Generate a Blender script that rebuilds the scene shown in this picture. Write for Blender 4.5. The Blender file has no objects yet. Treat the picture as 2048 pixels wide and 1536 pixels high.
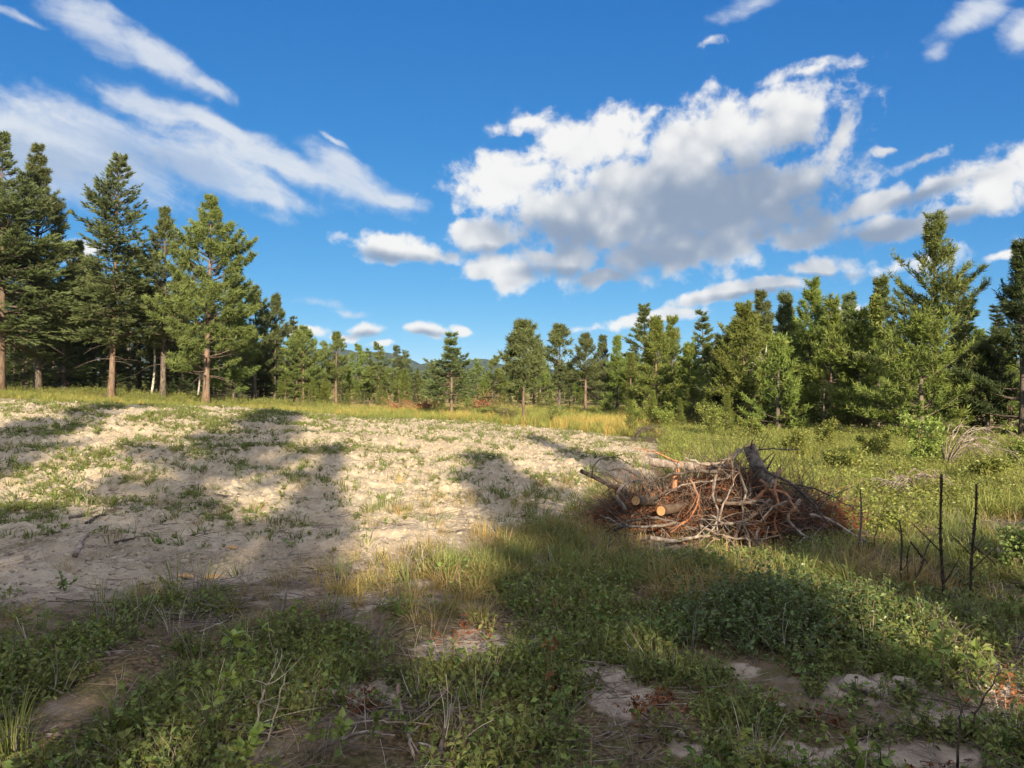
import bpy, math, random
import numpy as np
from mathutils import Vector, Matrix, Euler
random.seed(7)
RNG = np.random.default_rng(7)
R = math.radians
scene = bpy.context.scene
COL = scene.collection

# ------------------------------------------------------------------ camera
F = 1538.0                       # focal length in pixels of the 2048 px wide photograph
cam_data = bpy.data.cameras.new("camera")
cam_data.sensor_width = 36.0
cam_data.lens = 36.0 * F / 2048.0
cam_data.clip_start = 0.05
cam_data.clip_end = 20000.0
cam = bpy.data.objects.new("camera", cam_data)
cam.location = (0, 0, 1.6)
cam.rotation_euler = (R(90), 0, 0)
COL.objects.link(cam)
scene.camera = cam

# ------------------------------------------------------------------ light and exposure
SUN_EL, SUN_AZ = R(20.0), R(180.0 - 10.5)      # low evening sun behind the camera, a little to its right (azimuth clockwise from +Y)
SUN_DIR = Vector((math.sin(SUN_AZ) * math.cos(SUN_EL), math.cos(SUN_AZ) * math.cos(SUN_EL), math.sin(SUN_EL)))
sun_data = bpy.data.lights.new("sun", 'SUN')
sun_data.energy = 4.6
sun_data.angle = R(0.55)
sun_data.color = (1.0, 0.84, 0.60)
sun = bpy.data.objects.new("sun", sun_data)
sun.rotation_euler = SUN_DIR.to_track_quat('Z', 'Y').to_euler()
sun.location = (0, 0, 60)
COL.objects.link(sun)
scene.view_settings.view_transform = 'Standard'
scene.view_settings.look = 'None'
scene.view_settings.gamma = 1.0
scene.view_settings.use_curve_mapping = False
scene.view_settings.exposure = 1.25
scene.cycles.max_bounces = 6
scene.cycles.diffuse_bounces = 3
scene.cycles.transmission_bounces = 3
scene.cycles.glossy_bounces = 2
scene.cycles.transparent_max_bounces = 4
scene.cycles.caustics_reflective = False
scene.cycles.caustics_refractive = False

# ------------------------------------------------------------------ node helpers
class NT:
    def __init__(self, tree):
        self.t = tree; self.n = tree.nodes; self.l = tree.links
    def node(self, kind, **kw):
        nd = self.n.new(kind)
        for k, v in kw.items(): setattr(nd, k, v)
        return nd
    def put(self, sock, v):
        if v is None: return
        if isinstance(v, bpy.types.NodeSocket): self.l.new(v, sock)
        else:
            if isinstance(v, (tuple, list)) and len(v) == 3 and sock.type == 'RGBA': v = (*v, 1.0)
            sock.default_value = v
    def math(self, op, a, b=None, c=None, clamp=False):
        nd = self.node('ShaderNodeMath', operation=op, use_clamp=clamp)
        self.put(nd.inputs[0], a); self.put(nd.inputs[1], b); self.put(nd.inputs[2], c)
        return nd.outputs[0]
    def vmath(self, op, a, b=None, out=0):
        nd = self.node('ShaderNodeVectorMath', operation=op)
        self.put(nd.inputs[0], a); self.put(nd.inputs[1], b)
        return nd.outputs[out]
    def scale(self, v, s):
        nd = self.node('ShaderNodeVectorMath', operation='SCALE')
        self.put(nd.inputs[0], v); self.put(nd.inputs['Scale'], s)
        return nd.outputs[0]
    def noise(self, vec, scale, detail=4.0, rough=0.5, dist=0.0, color=False, dims='3D'):
        nd = self.node('ShaderNodeTexNoise', noise_dimensions=dims)
        self.put(nd.inputs['Vector'], vec)
        nd.inputs['Scale'].default_value = scale; nd.inputs['Detail'].default_value = detail
        nd.inputs['Roughness'].default_value = rough; nd.inputs['Distortion'].default_value = dist
        return nd.outputs['Color' if color else 0]
    def step(self, v, a, b, lo=0.0, hi=1.0):
        nd = self.node('ShaderNodeMapRange', interpolation_type='SMOOTHSTEP')
        self.put(nd.inputs[0], v)
        for i, q in enumerate((a, b, lo, hi)): self.put(nd.inputs[i + 1], q)
        return nd.outputs[0]
    def mix(self, f, a, b, blend='MIX'):
        nd = self.node('ShaderNodeMix', data_type='RGBA', blend_type=blend)
        self.put(nd.inputs[0], f); self.put(nd.inputs[6], a); self.put(nd.inputs[7], b)
        return nd.outputs[2]
    def mapping(self, v, loc=(0, 0, 0), rot=(0, 0, 0), scl=(1, 1, 1), kind='TEXTURE'):
        nd = self.node('ShaderNodeMapping', vector_type=kind)
        self.put(nd.inputs[0], v)
        nd.inputs[1].default_value = loc; nd.inputs[2].default_value = rot; nd.inputs[3].default_value = scl
        return nd.outputs[0]

# ------------------------------------------------------------------ sky: Nishita plus evening clouds, all in sky directions
world = bpy.data.worlds.new("World")
scene.world = world
world.use_nodes = True
SKY_STRENGTH = 0.10
def build_sky():
    w = NT(world.node_tree)
    w.n.clear()
    out = w.node('ShaderNodeOutputWorld')
    bg = w.node('ShaderNodeBackground'); bg.inputs['Strength'].default_value = SKY_STRENGTH
    w.l.new(bg.outputs[0], out.inputs[0])
    sky = w.node('ShaderNodeTexSky', sky_type='NISHITA')
    sky.sun_disc = False
    sky.sun_elevation = SUN_EL; sky.sun_rotation = SUN_AZ
    tcs = w.node('ShaderNodeTexCoord')
    ss = w.node('ShaderNodeSeparateXYZ'); w.l.new(tcs.outputs['Generated'], ss.inputs[0])
    sc0 = w.node('ShaderNodeCombineXYZ'); w.l.new(ss.outputs[0], sc0.inputs[0]); w.l.new(ss.outputs[1], sc0.inputs[1])
    w.l.new(w.math('ADD', w.math('MULTIPLY', w.math('MAXIMUM', ss.outputs[2], 0.0), 0.97), 0.020), sc0.inputs[2])
    w.l.new(w.vmath('NORMALIZE', sc0.outputs[0]), sky.inputs['Vector'])
    sky.altitude = 700.0; sky.air_density = 0.6; sky.dust_density = 0.0; sky.ozone_density = 4.0
    # film response of the clear sky: one power curve per channel, the same all round
    sc_ = w.node('ShaderNodeSeparateColor'); w.l.new(sky.outputs[0], sc_.inputs[0])
    cc_ = w.node('ShaderNodeCombineColor')
    for i, (g, a) in enumerate(((1.45, 2.95), (0.77, 1.52), (0.42, 1.26))):
        v = w.math('MULTIPLY', w.math('POWER', w.math('MULTIPLY', sc_.outputs[i], 0.05), g), a)
        w.l.new(w.math('MULTIPLY', w.math('MINIMUM', v, 2.2), 1.0 / SKY_STRENGTH / 2 ** scene.view_settings.exposure), cc_.inputs[i])
    tc = w.node('ShaderNodeTexCoord')
    sep = w.node('ShaderNodeSeparateXYZ'); w.l.new(tc.outputs['Generated'], sep.inputs[0])
    x, y, z = sep.outputs
    az = w.math('ARCTAN2', x, y)
    rh = w.math('SQRT', w.math('ADD', w.math('ADD', w.math('MULTIPLY', x, x), w.math('MULTIPLY', y, y)), 1e-5))
    el = w.math('DIVIDE', z, rh)
    cmb = w.node('ShaderNodeCombineXYZ'); w.l.new(az, cmb.inputs[0]); w.l.new(el, cmb.inputs[1])
    p = cmb.outputs[0]
    warp = w.noise(p, 9.0, 5.0, 0.55, color=True, dims='2D')
    pw = w.vmath('ADD', p, w.scale(w.vmath('SUBTRACT', warp, (0.5, 0.5, 0.5)), 0.028))
    sp = w.node('ShaderNodeSeparateXYZ'); w.l.new(pw, sp.inputs[0])
    def blob(v, e):
        cx, cy, rx, ry = e[:4]; rot = e[4] if len(e) > 4 else 0.0; wt = e[5] if len(e) > 5 else 1.0
        u = (cx - 1024) / F; a = math.atan(u); k = math.cos(a)
        t = (768 - cy) / F * k
        m = w.mapping(v, (a, t, 0), (0, 0, R(rot)), (rx / F * k * k, ry / F * k, 1e7))
        return w.math('MULTIPLY_ADD', w.vmath('LENGTH', m, out=1), -wt, wt)
    def field(v, lst):
        cur = blob(v, lst[0])
        for e in lst[1:]:
            cb = w.node('ShaderNodeCombineXYZ')          # carries the running value along in z, where it has no weight, so that the nodes run one after the other
            w.l.new(sp.outputs[0], cb.inputs[0]); w.l.new(sp.outputs[1], cb.inputs[1]); w.l.new(cur, cb.inputs[2])
            nd = w.node('ShaderNodeMath', operation='SMOOTH_MAX')
            w.put(nd.inputs[0], cur); w.put(nd.inputs[1], blob(cb.outputs[0], e)); nd.inputs[2].default_value = 0.12
            cur = nd.outputs[0]
        return cur
    base = cc_.outputs[0]
    K = 1.0 / SKY_STRENGTH / 2 ** scene.view_settings.exposure
    # --- thin wind-drawn cloud in the west half
    wisp = [(190, 55, 150, 55, -22), (320, 120, 150, 40, -30), (410, 175, 75, 22, -24), (45, 35, 80, 9, -6, .5),
            (-60, 230, 260, 75, -14), (180, 300, 330, 95, -13), (60, 350, 240, 70, -4), (420, 335, 230, 75, -14),
            (290, 205, 130, 34, -20), (430, 255, 170, 26, -20), (570, 330, 230, 40, -22), (510, 388, 150, 26, -9), (700, 372, 150, 44, -18),
            (690, 340, 100, 34, -26), (790, 398, 70, 22, -14), (670, 288, 30, 6, -30, .6), (1668, 118, 55, 13, -2, .6), (1872, 104, 36, 24, 25, .6), (1515, 4, 95, 26, 16, .7), (1935, 38, 100, 34, 30, .8), (2045, 66, 60, 60, 50, .8), (620, 605, 60, 9, -8, .45), (690, 625, 40, 6, -5, .35)]
    sv = w.mapping(pw, (0, 0, 0), (0, 0, R(-20)), (1.5, 0.5, 1))
    streak = w.noise(sv, 9.0, 6.0, 0.62, 0.35, dims='2D')
    fine = w.noise(pw, 38.0, 5.0, 0.6, dims='2D')
    wm = field(pw, wisp)
    wd = w.math('ADD', wm, w.math('MULTIPLY', w.math('SUBTRACT', streak, 0.42), 1.15))
    wd = w.math('ADD', wd, w.math('MULTIPLY', w.math('SUBTRACT', fine, 0.5), 0.6))
    wa = w.math('MULTIPLY', w.step(wd, -0.02, 0.85), w.step(streak, 0.25, 0.7, 0.72, 0.95))
    wgrey = w.step(w.math('ADD', field(pw, [(90, 330, 330, 70, -8), (330, 325, 260, 50, -12), (200, 90, 100, 25, -20, .6)]), w.math('MULTIPLY', w.math('SUBTRACT', fine, 0.5), 0.8)), 0.05, 0.75)
    wc = w.mix(wgrey, (0.74 * K, 0.79 * K, 0.86 * K), (0.46 * K, 0.56 * K, 0.72 * K))
    base = w.mix(wa, base, wc)
    # --- heaped cumulus
    cum = [(1570, 245, 125, 85, 28), (1400, 285, 200, 88, 14), (1180, 285, 165, 72, 18), (1020, 355, 160, 62, 12), (1300, 400, 340, 125, 12),
           (1480, 420, 230, 120, 14), (1160, 430, 210, 85, 0), (1350, 505, 210, 62, 10), (970, 470, 92, 42, 8), (770, 493, 95, 36, -5), (860, 512, 80, 26, -6),
           (965, 535, 62, 30, 10), (1030, 556, 58, 40, 22), (1120, 520, 110, 50, 5), (1205, 556, 75, 22, -6), (1690, 250, 100, 32, 58, .62), (1600, 150, 110, 18, 6, .4),
           (1760, 402, 110, 26, 10, .8), (1880, 372, 120, 38, 18, .8), (1995, 372, 110, 56, 24, .9), (1790, 455, 140, 34, 8, .8), (1900, 440, 110, 26, 10, .8), (2080, 330, 80, 60, 20), (1620, 480, 80, 30, 8),
           (1640, 530, 84, 26, 4), (1510, 582, 125, 22, 8), (1420, 600, 70, 16, 10), (1315, 638, 95, 14, 6, .8), (1770, 535, 180, 22, 6, .42),
           (735, 659, 44, 17, -4), (858, 663, 50, 15, -4), (772, 687, 32, 8, 0, .8), (930, 664, 26, 11, -16), 
           (1695, 625, 45, 22, 0), (605, 665, 48, 15, 4), (680, 674, 40, 9, 0, .8),
           (1845, 316, 60, 15, 16, .65), (1765, 305, 26, 9, 0, .6), (2010, 514, 50, 12, 8, .8), (150, 498, 60, 26, 0), (1150, 655, 40, 10, 5, .55), (1045, 240, 60, 22, 10, .55), (1420, 85, 30, 9, 10, .4)]
    n1 = w.noise(pw, 17.0, 8.0, 0.60, dims='2D')
    n2 = w.noise(pw, 11.0, 2.0, 0.45, dims='2D')
    vor = w.node('ShaderNodeTexVoronoi', voronoi_dimensions='2D', feature='SMOOTH_F1'); w.put(vor.inputs['Vector'], pw)
    vor.inputs['Scale'].default_value = 34.0; vor.inputs['Smoothness'].default_value = 0.6
    puff = w.math('SUBTRACT', 0.55, vor.outputs['Distance'])
    cm = field(pw, cum)
    cd = w.math('ADD', cm, w.math('MULTIPLY', w.math('SUBTRACT', n1, 0.525), 1.5))
    cd = w.math('ADD', cd, w.math('MULTIPLY', puff, 0.34))
    cd = w.math('ADD', cd, w.math('MULTIPLY', w.math('SUBTRACT', fine, 0.5), 0.85))
    ca = w.math('MULTIPLY', w.step(cd, -0.08, 0.52), 0.97)
    dark = [(1420, 430, 330, 110, 12), (1330, 520, 230, 55, 8), (1150, 470, 160, 45, 0), (1600, 440, 160, 100, 10), (1760, 470, 150, 30, 8), (1890, 455, 110, 20, 8), (1840, 395, 90, 18, 12),
            (780, 520, 100, 14, -5), (1120, 545, 90, 16, 0), (960, 505, 70, 14, 5, .8), (855, 672, 45, 8, 0), (735, 670, 40, 7, 0), (1500, 598, 120, 10, 6), (1640, 552, 80, 10, 0)]
    dk = field(pw, dark)
    up = w.noise(w.vmath('ADD', pw, (0.004, 0.018, 0)), 11.0, 2.0, 0.45, dims='2D')
    rel = w.math('MULTIPLY', w.math('SUBTRACT', n2, up), 3.0)       # sunward faces of the heaps
    sh = w.math('SUBTRACT', w.math('ADD', dk, w.math('MULTIPLY', w.math('SUBTRACT', n1, 0.5), -1.0)), w.math('MULTIPLY', rel, 0.5))
    sh = w.math('SUBTRACT', sh, w.math('MULTIPLY', puff, 0.70))
    sh = w.math('SUBTRACT', sh, w.math('MULTIPLY', w.step(cd, 0.55, 0.10), 0.25))
    sh = w.step(sh, -1.10, 0.70)
    cc = w.mix(sh, (0.95 * K, 0.94 * K, 0.92 * K), (0.27 * K, 0.345 * K, 0.47 * K))
    base = w.mix(ca, base, cc)
    # --- unseen cloud round the rest of the sky, thicker and brighter to fill shade
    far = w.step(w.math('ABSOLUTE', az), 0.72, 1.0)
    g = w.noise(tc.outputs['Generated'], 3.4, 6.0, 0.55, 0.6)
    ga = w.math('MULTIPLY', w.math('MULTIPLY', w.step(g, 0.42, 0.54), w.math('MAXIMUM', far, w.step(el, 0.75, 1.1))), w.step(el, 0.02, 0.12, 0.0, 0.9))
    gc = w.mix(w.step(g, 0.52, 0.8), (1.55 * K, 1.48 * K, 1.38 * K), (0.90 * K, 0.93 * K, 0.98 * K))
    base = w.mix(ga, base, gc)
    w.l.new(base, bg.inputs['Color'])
build_sky()
world.cycles.sampling_method = 'MANUAL'
world.cycles.sample_map_resolution = 512

# ------------------------------------------------------------------ noise and ground shape (numpy)
def _h(xi, yi, seed):
    h = (xi.astype(np.int64) * 374761393 + yi.astype(np.int64) * 668265263 + seed * 982451653) & 0xFFFFFFFF
    h = ((h ^ (h >> 13)) * 1274126177) & 0xFFFFFFFF
    return ((h ^ (h >> 16)) & 0xFFFF) / 65536.0 * 2 * np.pi
def perlin(x, y, seed=0):
    x = np.asarray(x, float); y = np.asarray(y, float)
    x0 = np.floor(x); y0 = np.floor(y); fx = x - x0; fy = y - y0
    u = fx * fx * fx * (fx * (fx * 6 - 15) + 10); v = fy * fy * fy * (fy * (fy * 6 - 15) + 10)
    def g(i, j):
        a = _h(x0 + i, y0 + j, seed)
        return np.cos(a) * (fx - i) + np.sin(a) * (fy - j)
    a = g(0, 0); b = g(1, 0); c = g(0, 1); d = g(1, 1)
    return 1.5 * ((a + (b - a) * u) * (1 - v) + (c + (d - c) * u) * v)
def fbm(x, y, octv=4, seed=0, gain=0.5):
    s = 0.0; amp = 1.0; f = 1.0
    for i in range(octv):
        s = s + amp * perlin(x * f + 17.3 * i, y * f - 9.1 * i, seed + i); amp *= gain; f *= 2.03
    return s
def sst(x, a, b):
    t = np.clip((np.asarray(x, float) - a) / (b - a), 0, 1)
    return t * t * (3 - 2 * t)
def spot(x, y, cx, cy, rx, ry):
    return np.exp(-(((x - cx) / rx) ** 2 + ((y - cy) / ry) ** 2))

def base_z(x, y):
    x = np.asarray(x, float); y = np.asarray(y, float)
    hx = 1.04 * sst(-x, -4.6, 13.0) + 0.06 * sst(-x, 10, 25)
    start = 6.5 + 1.6 * sst(x, -3, 4)
    rise = sst(y, start, 20.5) ** 0.9
    bx = -0.08 + 1.05 * sst(-x, 13.0, 36.0)
    w = sst(y, 20.0, 38.0)
    z = hx * rise * (1 - w) + bx * w
    return np.where(y < 0, 0.0, z)
def field_mask(x, y):
    """1 on the bare tilled soil, 0 in grass and ground cover"""
    n = 0.9 * fbm(x * 0.35, y * 0.35, 3, 11)
    right = np.interp(y, [6, 8, 11, 14, 18, 22, 27, 32], [-0.4, 0.3, 1.6, 2.5, 3.4, 3.4, 1.6, -2.0])
    near = 5.5 + 0.5 * sst(x, -4, -1) + 0.6 * sst(x, -1, 0.5)
    far = np.interp(x, [-60, -30, -15, -6, 0, 5], [46, 46, 42, 36, 30, 25])
    return sst(right + n * 0.7 - x, -0.5, 0.7) * sst(y + n * 0.7, near - 0.5, near + 0.9) * sst(far + n * 1.5 - y, -2, 3)
PATCHES = [(1220, 1372, 75, 48, 1.1), (930, 1300, 150, 28, .8), (700, 1392, 120, 24, .8), (1490, 1343, 70, 18, .7), (1960, 1420, 150, 55, 1.0), (1750, 1392, 110, 26, .9),
           (1560, 1500, 210, 34, .75), (1250, 1262, 90, 24, .6), (1080, 1240, 100, 14, .55), (760, 1215, 110, 26, .6), (820, 1180, 90, 22, .6), (1850, 1520, 120, 30, .8),
           (2030, 1112, 60, 10, .9), (620, 1185, 160, 20, .5)]
def patch_mask(x, y):
    m = 0.0
    for px, py, rx, ry, w in PATCHES:
        Y = 2461.0 / (py - 768); X = (px - 1024) / F * Y
        m = np.maximum(m, w * spot(x, y, X, Y, rx / F * Y * 1.1, Y * ry / (py - 768) * 1.2))
    return m
def patch(x, y):
    return sst(patch_mask(x, y) + 0.42 * fbm(x * 2.4, y * 2.4, 4, 31), 0.30, 0.75)
def lumps(x, y):
    fm = field_mask(x, y)
    wx = x + 0.10 * perlin(x * 3.1, y * 3.1, 41); wy = y + 0.10 * perlin(x * 3.1, y * 3.1, 42)
    clod = np.abs(perlin(wx * 2.2, wy * 3.0, 5)) * 0.5 + np.abs(perlin(wx * 4.7, wy * 5.6, 6)) * 0.42 + np.abs(perlin(wx * 10.5, wy * 11.5, 7)) * 0.34
    soft = 0.10 * fbm(x * 0.33, y * 0.33, 2, 8)
    rough = 0.45 + 0.55 * sst(y, 8.0, 11.5)
    fade = 1 - 0.6 * sst(y, 22, 40)
    z = fm * (rough * fade * 0.21 * (clod - 0.30) + soft * 0.9)
    dist = np.hypot(x, y)
    z = z + (1 - fm) * (0.05 * fbm(x * 0.8, y * 0.8, 3, 9) + 0.016 * fbm(x * 6, y * 6, 2, 10)) * (1 + 0.0 * dist)
    pm = patch(x, y) * (1 - fm)
    z = z + pm * (0.012 * np.abs(perlin(wx * 5, wy * 5, 14)) + 0.014 * np.abs(perlin(wx * 13, wy * 13, 15)))
    # the low churned bank in front of the field, and the crumbled ridge at the lower right
    z = z + 0.13 * np.exp(-((y - 7.6 - 0.10 * (x + 3) + 0.3 * perlin(x * .5, y * .1, 3)) / 0.55) ** 2) * sst(-x, -0.6, 1.2) * (0.6 + 0.7 * perlin(x * 0.9, y * 0.6, 19) + 0.5 * np.abs(perlin(x * 3, y * 3, 20)))
    z = z + 0.07 * spot(x, y, 1.95, 3.95, 0.42, 0.16) * (0.6 + np.abs(perlin(x * 7, y * 7, 22))) + 0.05 * spot(x, y, 2.5, 4.05, 0.4, 0.2)
    return z
def gz(x, y):
    return base_z(x, y) + lumps(np.asarray(x, float), np.asarray(y, float))
def g1(x, y):
    return float(gz(np.array([x]), np.array([y]))[0])
def flat(px, py):
    Y = 2461.0 / (py - 768)
    return (px - 1024) / F * Y, Y
def atY(px, Y):
    return (px - 1024) / F * Y, Y

# ------------------------------------------------------------------ mesh helpers
def mk(name, V, Fc, mats, tone=None, mi=None, smooth=False):
    """faces are an (n, 3) or (n, 4) index array; tone is a per-vertex colour value (needle age, leaf age, bark weathering)"""
    V = np.asarray(V, np.float32).reshape(-1, 3)
    parts = Fc if isinstance(Fc, list) else [Fc]
    parts = [np.asarray(p, np.int32) for p in parts if len(p)]
    me = bpy.data.meshes.new(name)
    me.vertices.add(len(V)); me.vertices.foreach_set('co', V.ravel())
    vi = np.concatenate([p.ravel() for p in parts])
    sizes = np.concatenate([np.full(len(p), p.shape[1], np.int32) for p in parts])
    me.loops.add(len(vi)); me.loops.foreach_set('vertex_index', vi)
    me.polygons.add(len(sizes))
    me.polygons.foreach_set('loop_start', np.concatenate([[0], np.cumsum(sizes)[:-1]]).astype(np.int32))
    if mi is not None: me.polygons.foreach_set('material_index', np.asarray(mi, np.int32))
    me.polygons.foreach_set('use_smooth', np.full(len(sizes), smooth, bool))
    for m in (mats if isinstance(mats, (list, tuple)) else [mats]): me.materials.append(m)
    if tone is not None:
        a = me.attributes.new('tone', 'FLOAT', 'POINT'); a.data.foreach_set('value', np.asarray(tone, np.float32))
    me.update(calc_edges=True)
    return me
def link(name, me, parent=None, loc=None, rot=None, scl=None):
    o = bpy.data.objects.new(name, me); COL.objects.link(o)
    if parent is not None: o.parent = parent
    if loc is not None: o.location = loc
    if rot is not None: o.rotation_euler = rot
    if scl is not None: o.scale = (scl,) * 3 if not isinstance(scl, (tuple, list)) else scl
    return o
def tag(o, label=None, cat=None, group=None, kind=None):
    for k, v in (('label', label), ('category', cat), ('group', group), ('kind', kind)):
        if v: o[k] = v
    return o
def empty(name, loc, rz=0.0, scl=1.0):
    o = bpy.data.objects.new(name, None); COL.objects.link(o)
    o.empty_display_size = 0.3; o.location = loc; o.rotation_euler = (0, 0, rz); o.scale = (scl,) * 3
    return o
def unit(v):
    return v / np.maximum(np.linalg.norm(v, axis=-1, keepdims=True), 1e-9)
def tubes(P, Rr, sides=5, cap=True):
    """P (B, n, 3) centre lines and Rr (B, n) radii -> vertices, quads, triangles (tip caps)"""
    P = np.asarray(P, float); Rr = np.asarray(Rr, float); B, n, _ = P.shape
    T = unit(np.gradient(P, axis=1))
    ref = np.where(np.abs(T[..., 2:3]) > 0.9, np.array([1.0, 0, 0]), np.array([0, 0, 1.0]))
    U = unit(np.cross(T, ref)); W = np.cross(T, U)
    a = np.arange(sides) / sides * 2 * np.pi
    ring = P[:, :, None] + Rr[:, :, None, None] * (np.cos(a)[:, None] * U[:, :, None] + np.sin(a)[:, None] * W[:, :, None])
    V = ring.reshape(-1, 3)
    b = np.arange(B)[:, None, None] * n * sides; i = np.arange(n - 1)[None, :, None] * sides; k = np.arange(sides)[None, None]
    k2 = (k + 1) % sides
    Q = np.stack(np.broadcast_arrays(b + i + k, b + i + k2, b + i + sides + k2, b + i + sides + k), -1).reshape(-1, 4)
    Tr = np.zeros((0, 3), int)
    if cap:
        e = np.arange(B)[:, None] * n * sides + (n - 1) * sides; s0 = np.arange(B)[:, None] * n * sides
        kk = np.arange(1, sides - 1)[None]
        Tr = np.concatenate([np.stack(np.broadcast_arrays(e, e + kk, e + kk + 1), -1).reshape(-1, 3),
                             np.stack(np.broadcast_arrays(s0, s0 + kk + 1, s0 + kk), -1).reshape(-1, 3)])
    return V, Q, Tr
def join(lst):
    """[(V, [faces...], tone or None)] -> one V, one face list, one tone"""
    Vs, Fs, Ts, off = [], {}, [], 0
    for V, fl, t in lst:
        Vs.append(V); Ts.append(np.full(len(V), t) if np.isscalar(t) else t)
        for f in fl:
            if len(f): Fs.setdefault(f.shape[1], []).append(f + off)
        off += len(V)
    return np.concatenate(Vs), [np.concatenate(v) for v in Fs.values()], np.concatenate(Ts)

# ------------------------------------------------------------------ materials
def mat(name):
    m = bpy.data.materials.new(name); m.use_nodes = True
    t = NT(m.node_tree); t.n.clear()
    out = t.node('ShaderNodeOutputMaterial')
    return m, t, out
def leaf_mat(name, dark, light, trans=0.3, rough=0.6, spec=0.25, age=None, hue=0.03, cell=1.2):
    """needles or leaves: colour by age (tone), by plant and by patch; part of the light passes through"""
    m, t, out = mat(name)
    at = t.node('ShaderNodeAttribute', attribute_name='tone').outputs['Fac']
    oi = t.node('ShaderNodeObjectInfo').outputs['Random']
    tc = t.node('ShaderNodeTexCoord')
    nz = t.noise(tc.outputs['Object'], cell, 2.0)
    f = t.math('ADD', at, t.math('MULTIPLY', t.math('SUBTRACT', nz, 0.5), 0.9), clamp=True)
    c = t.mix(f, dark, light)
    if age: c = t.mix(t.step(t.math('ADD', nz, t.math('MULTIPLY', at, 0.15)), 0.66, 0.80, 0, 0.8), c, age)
    hs = t.node('ShaderNodeHueSaturation')
    t.put(hs.inputs['Hue'], t.math('MULTIPLY_ADD', oi, hue, 0.5 - hue / 2))
    t.put(hs.inputs['Value'], t.math('MULTIPLY_ADD', oi, 0.35, 0.82)); t.put(hs.inputs['Color'], c)
    pb = t.node('ShaderNodeBsdfPrincipled'); t.put(pb.inputs['Base Color'], hs.outputs[0])
    pb.inputs['Roughness'].default_value = rough; pb.inputs['Specular IOR Level'].default_value = spec
    tr = t.node('ShaderNodeBsdfTranslucent'); t.put(tr.inputs[0], t.mix(1.0, hs.outputs[0], (1.0, 1.0, 0.55), 'MULTIPLY'))
    mx = t.node('ShaderNodeMixShader'); mx.inputs[0].default_value = trans
    t.l.new(pb.outputs[0], mx.inputs[1]); t.l.new(tr.outputs[0], mx.inputs[2]); t.l.new(mx.outputs[0], out.inputs[0])
    return m
def bark_mat(name, a, b, c=None, scale=14.0, stretch=0.25, bump=0.6, lichen=None):
    m, t, out = mat(name)
    tc = t.node('ShaderNodeTexCoord')
    v = t.mapping(tc.outputs['Object'], scl=(1, 1, stretch), kind='POINT')
    n = t.noise(v, scale, 5.0, 0.6, 0.4)
    n2 = t.noise(tc.outputs['Object'], 2.3, 3.0)
    col = t.mix(t.step(n, 0.36, 0.66), a, b)
    if c: col = t.mix(t.step(n2, 0.45, 0.65), col, c)
    if lichen: col = t.mix(t.step(t.noise(tc.outputs['Object'], 21.0, 3.0), 0.58, 0.66), col, lichen)
    oi = t.node('ShaderNodeObjectInfo').outputs['Random']
    hs = t.node('ShaderNodeHueSaturation'); t.put(hs.inputs['Color'], col); t.put(hs.inputs['Value'], t.math('MULTIPLY_ADD', oi, 0.6, 0.7))
    pb = t.node('ShaderNodeBsdfPrincipled'); t.put(pb.inputs['Base Color'], hs.outputs[0]); pb.inputs['Roughness'].default_value = 0.85
    pb.inputs['Specular IOR Level'].default_value = 0.2
    bp = t.node('ShaderNodeBump'); bp.inputs['Strength'].default_value = bump; bp.inputs['Distance'].default_value = 0.02
    t.put(bp.inputs['Height'], n); t.l.new(bp.outputs[0], pb.inputs['Normal']); t.l.new(pb.outputs[0], out.inputs[0])
    return m
M = {}
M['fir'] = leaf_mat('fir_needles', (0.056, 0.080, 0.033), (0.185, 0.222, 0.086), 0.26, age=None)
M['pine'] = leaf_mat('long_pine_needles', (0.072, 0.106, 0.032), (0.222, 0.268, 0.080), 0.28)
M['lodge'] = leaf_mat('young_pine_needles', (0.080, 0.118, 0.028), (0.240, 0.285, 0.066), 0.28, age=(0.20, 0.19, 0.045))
M['dark'] = leaf_mat('dark_fir_needles', (0.030, 0.050, 0.018), (0.095, 0.125, 0.045), 0.2)  # darker green needles for the dark firs and pines
M['aspen'] = leaf_mat('pale_broad_leaves', (0.10, 0.135, 0.035), (0.24, 0.27, 0.075), 0.35)
M['shrub'] = leaf_mat('shrub_leaves', (0.12, 0.16, 0.03), (0.36, 0.39, 0.10), 0.4, spec=0.4, rough=0.45, cell=2.5)
M['cover'] = leaf_mat('ground_cover_leaves', (0.092, 0.130, 0.032), (0.27, 0.315, 0.09), 0.36, spec=0.35, rough=0.5, age=(0.16, 0.12, 0.05), hue=0.06, cell=3.0)
M['bluecover'] = leaf_mat('glossy_dark_leaves', (0.055, 0.092, 0.024), (0.15, 0.205, 0.056), 0.28, spec=0.5, rough=0.4, cell=3.0)
M['sapling'] = leaf_mat('sapling_leaves', (0.13, 0.20, 0.03), (0.34, 0.40, 0.11), 0.35, spec=0.4, rough=0.45)
M['grass'] = leaf_mat('green_grass_blades', (0.09, 0.12, 0.03), (0.27, 0.29, 0.09), 0.3, cell=2.0, hue=0.05)
M['meadow'] = leaf_mat('sunlit_meadow_blades', (0.13, 0.16, 0.035), (0.36, 0.37, 0.11), 0.35, cell=1.5, hue=0.04)
M['drygrass'] = leaf_mat('dry_grass_blades', (0.20, 0.15, 0.055), (0.50, 0.38, 0.16), 0.3, cell=2.0, hue=0.02)
M['gold'] = leaf_mat('golden_grass_blades', (0.30, 0.22, 0.06), (0.60, 0.46, 0.15), 0.3, cell=1.0, hue=0.02)
M['rust'] = leaf_mat('dead_rust_needles', (0.10, 0.036, 0.016), (0.33, 0.125, 0.05), 0.12, cell=2.0, hue=0.02)
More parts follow.
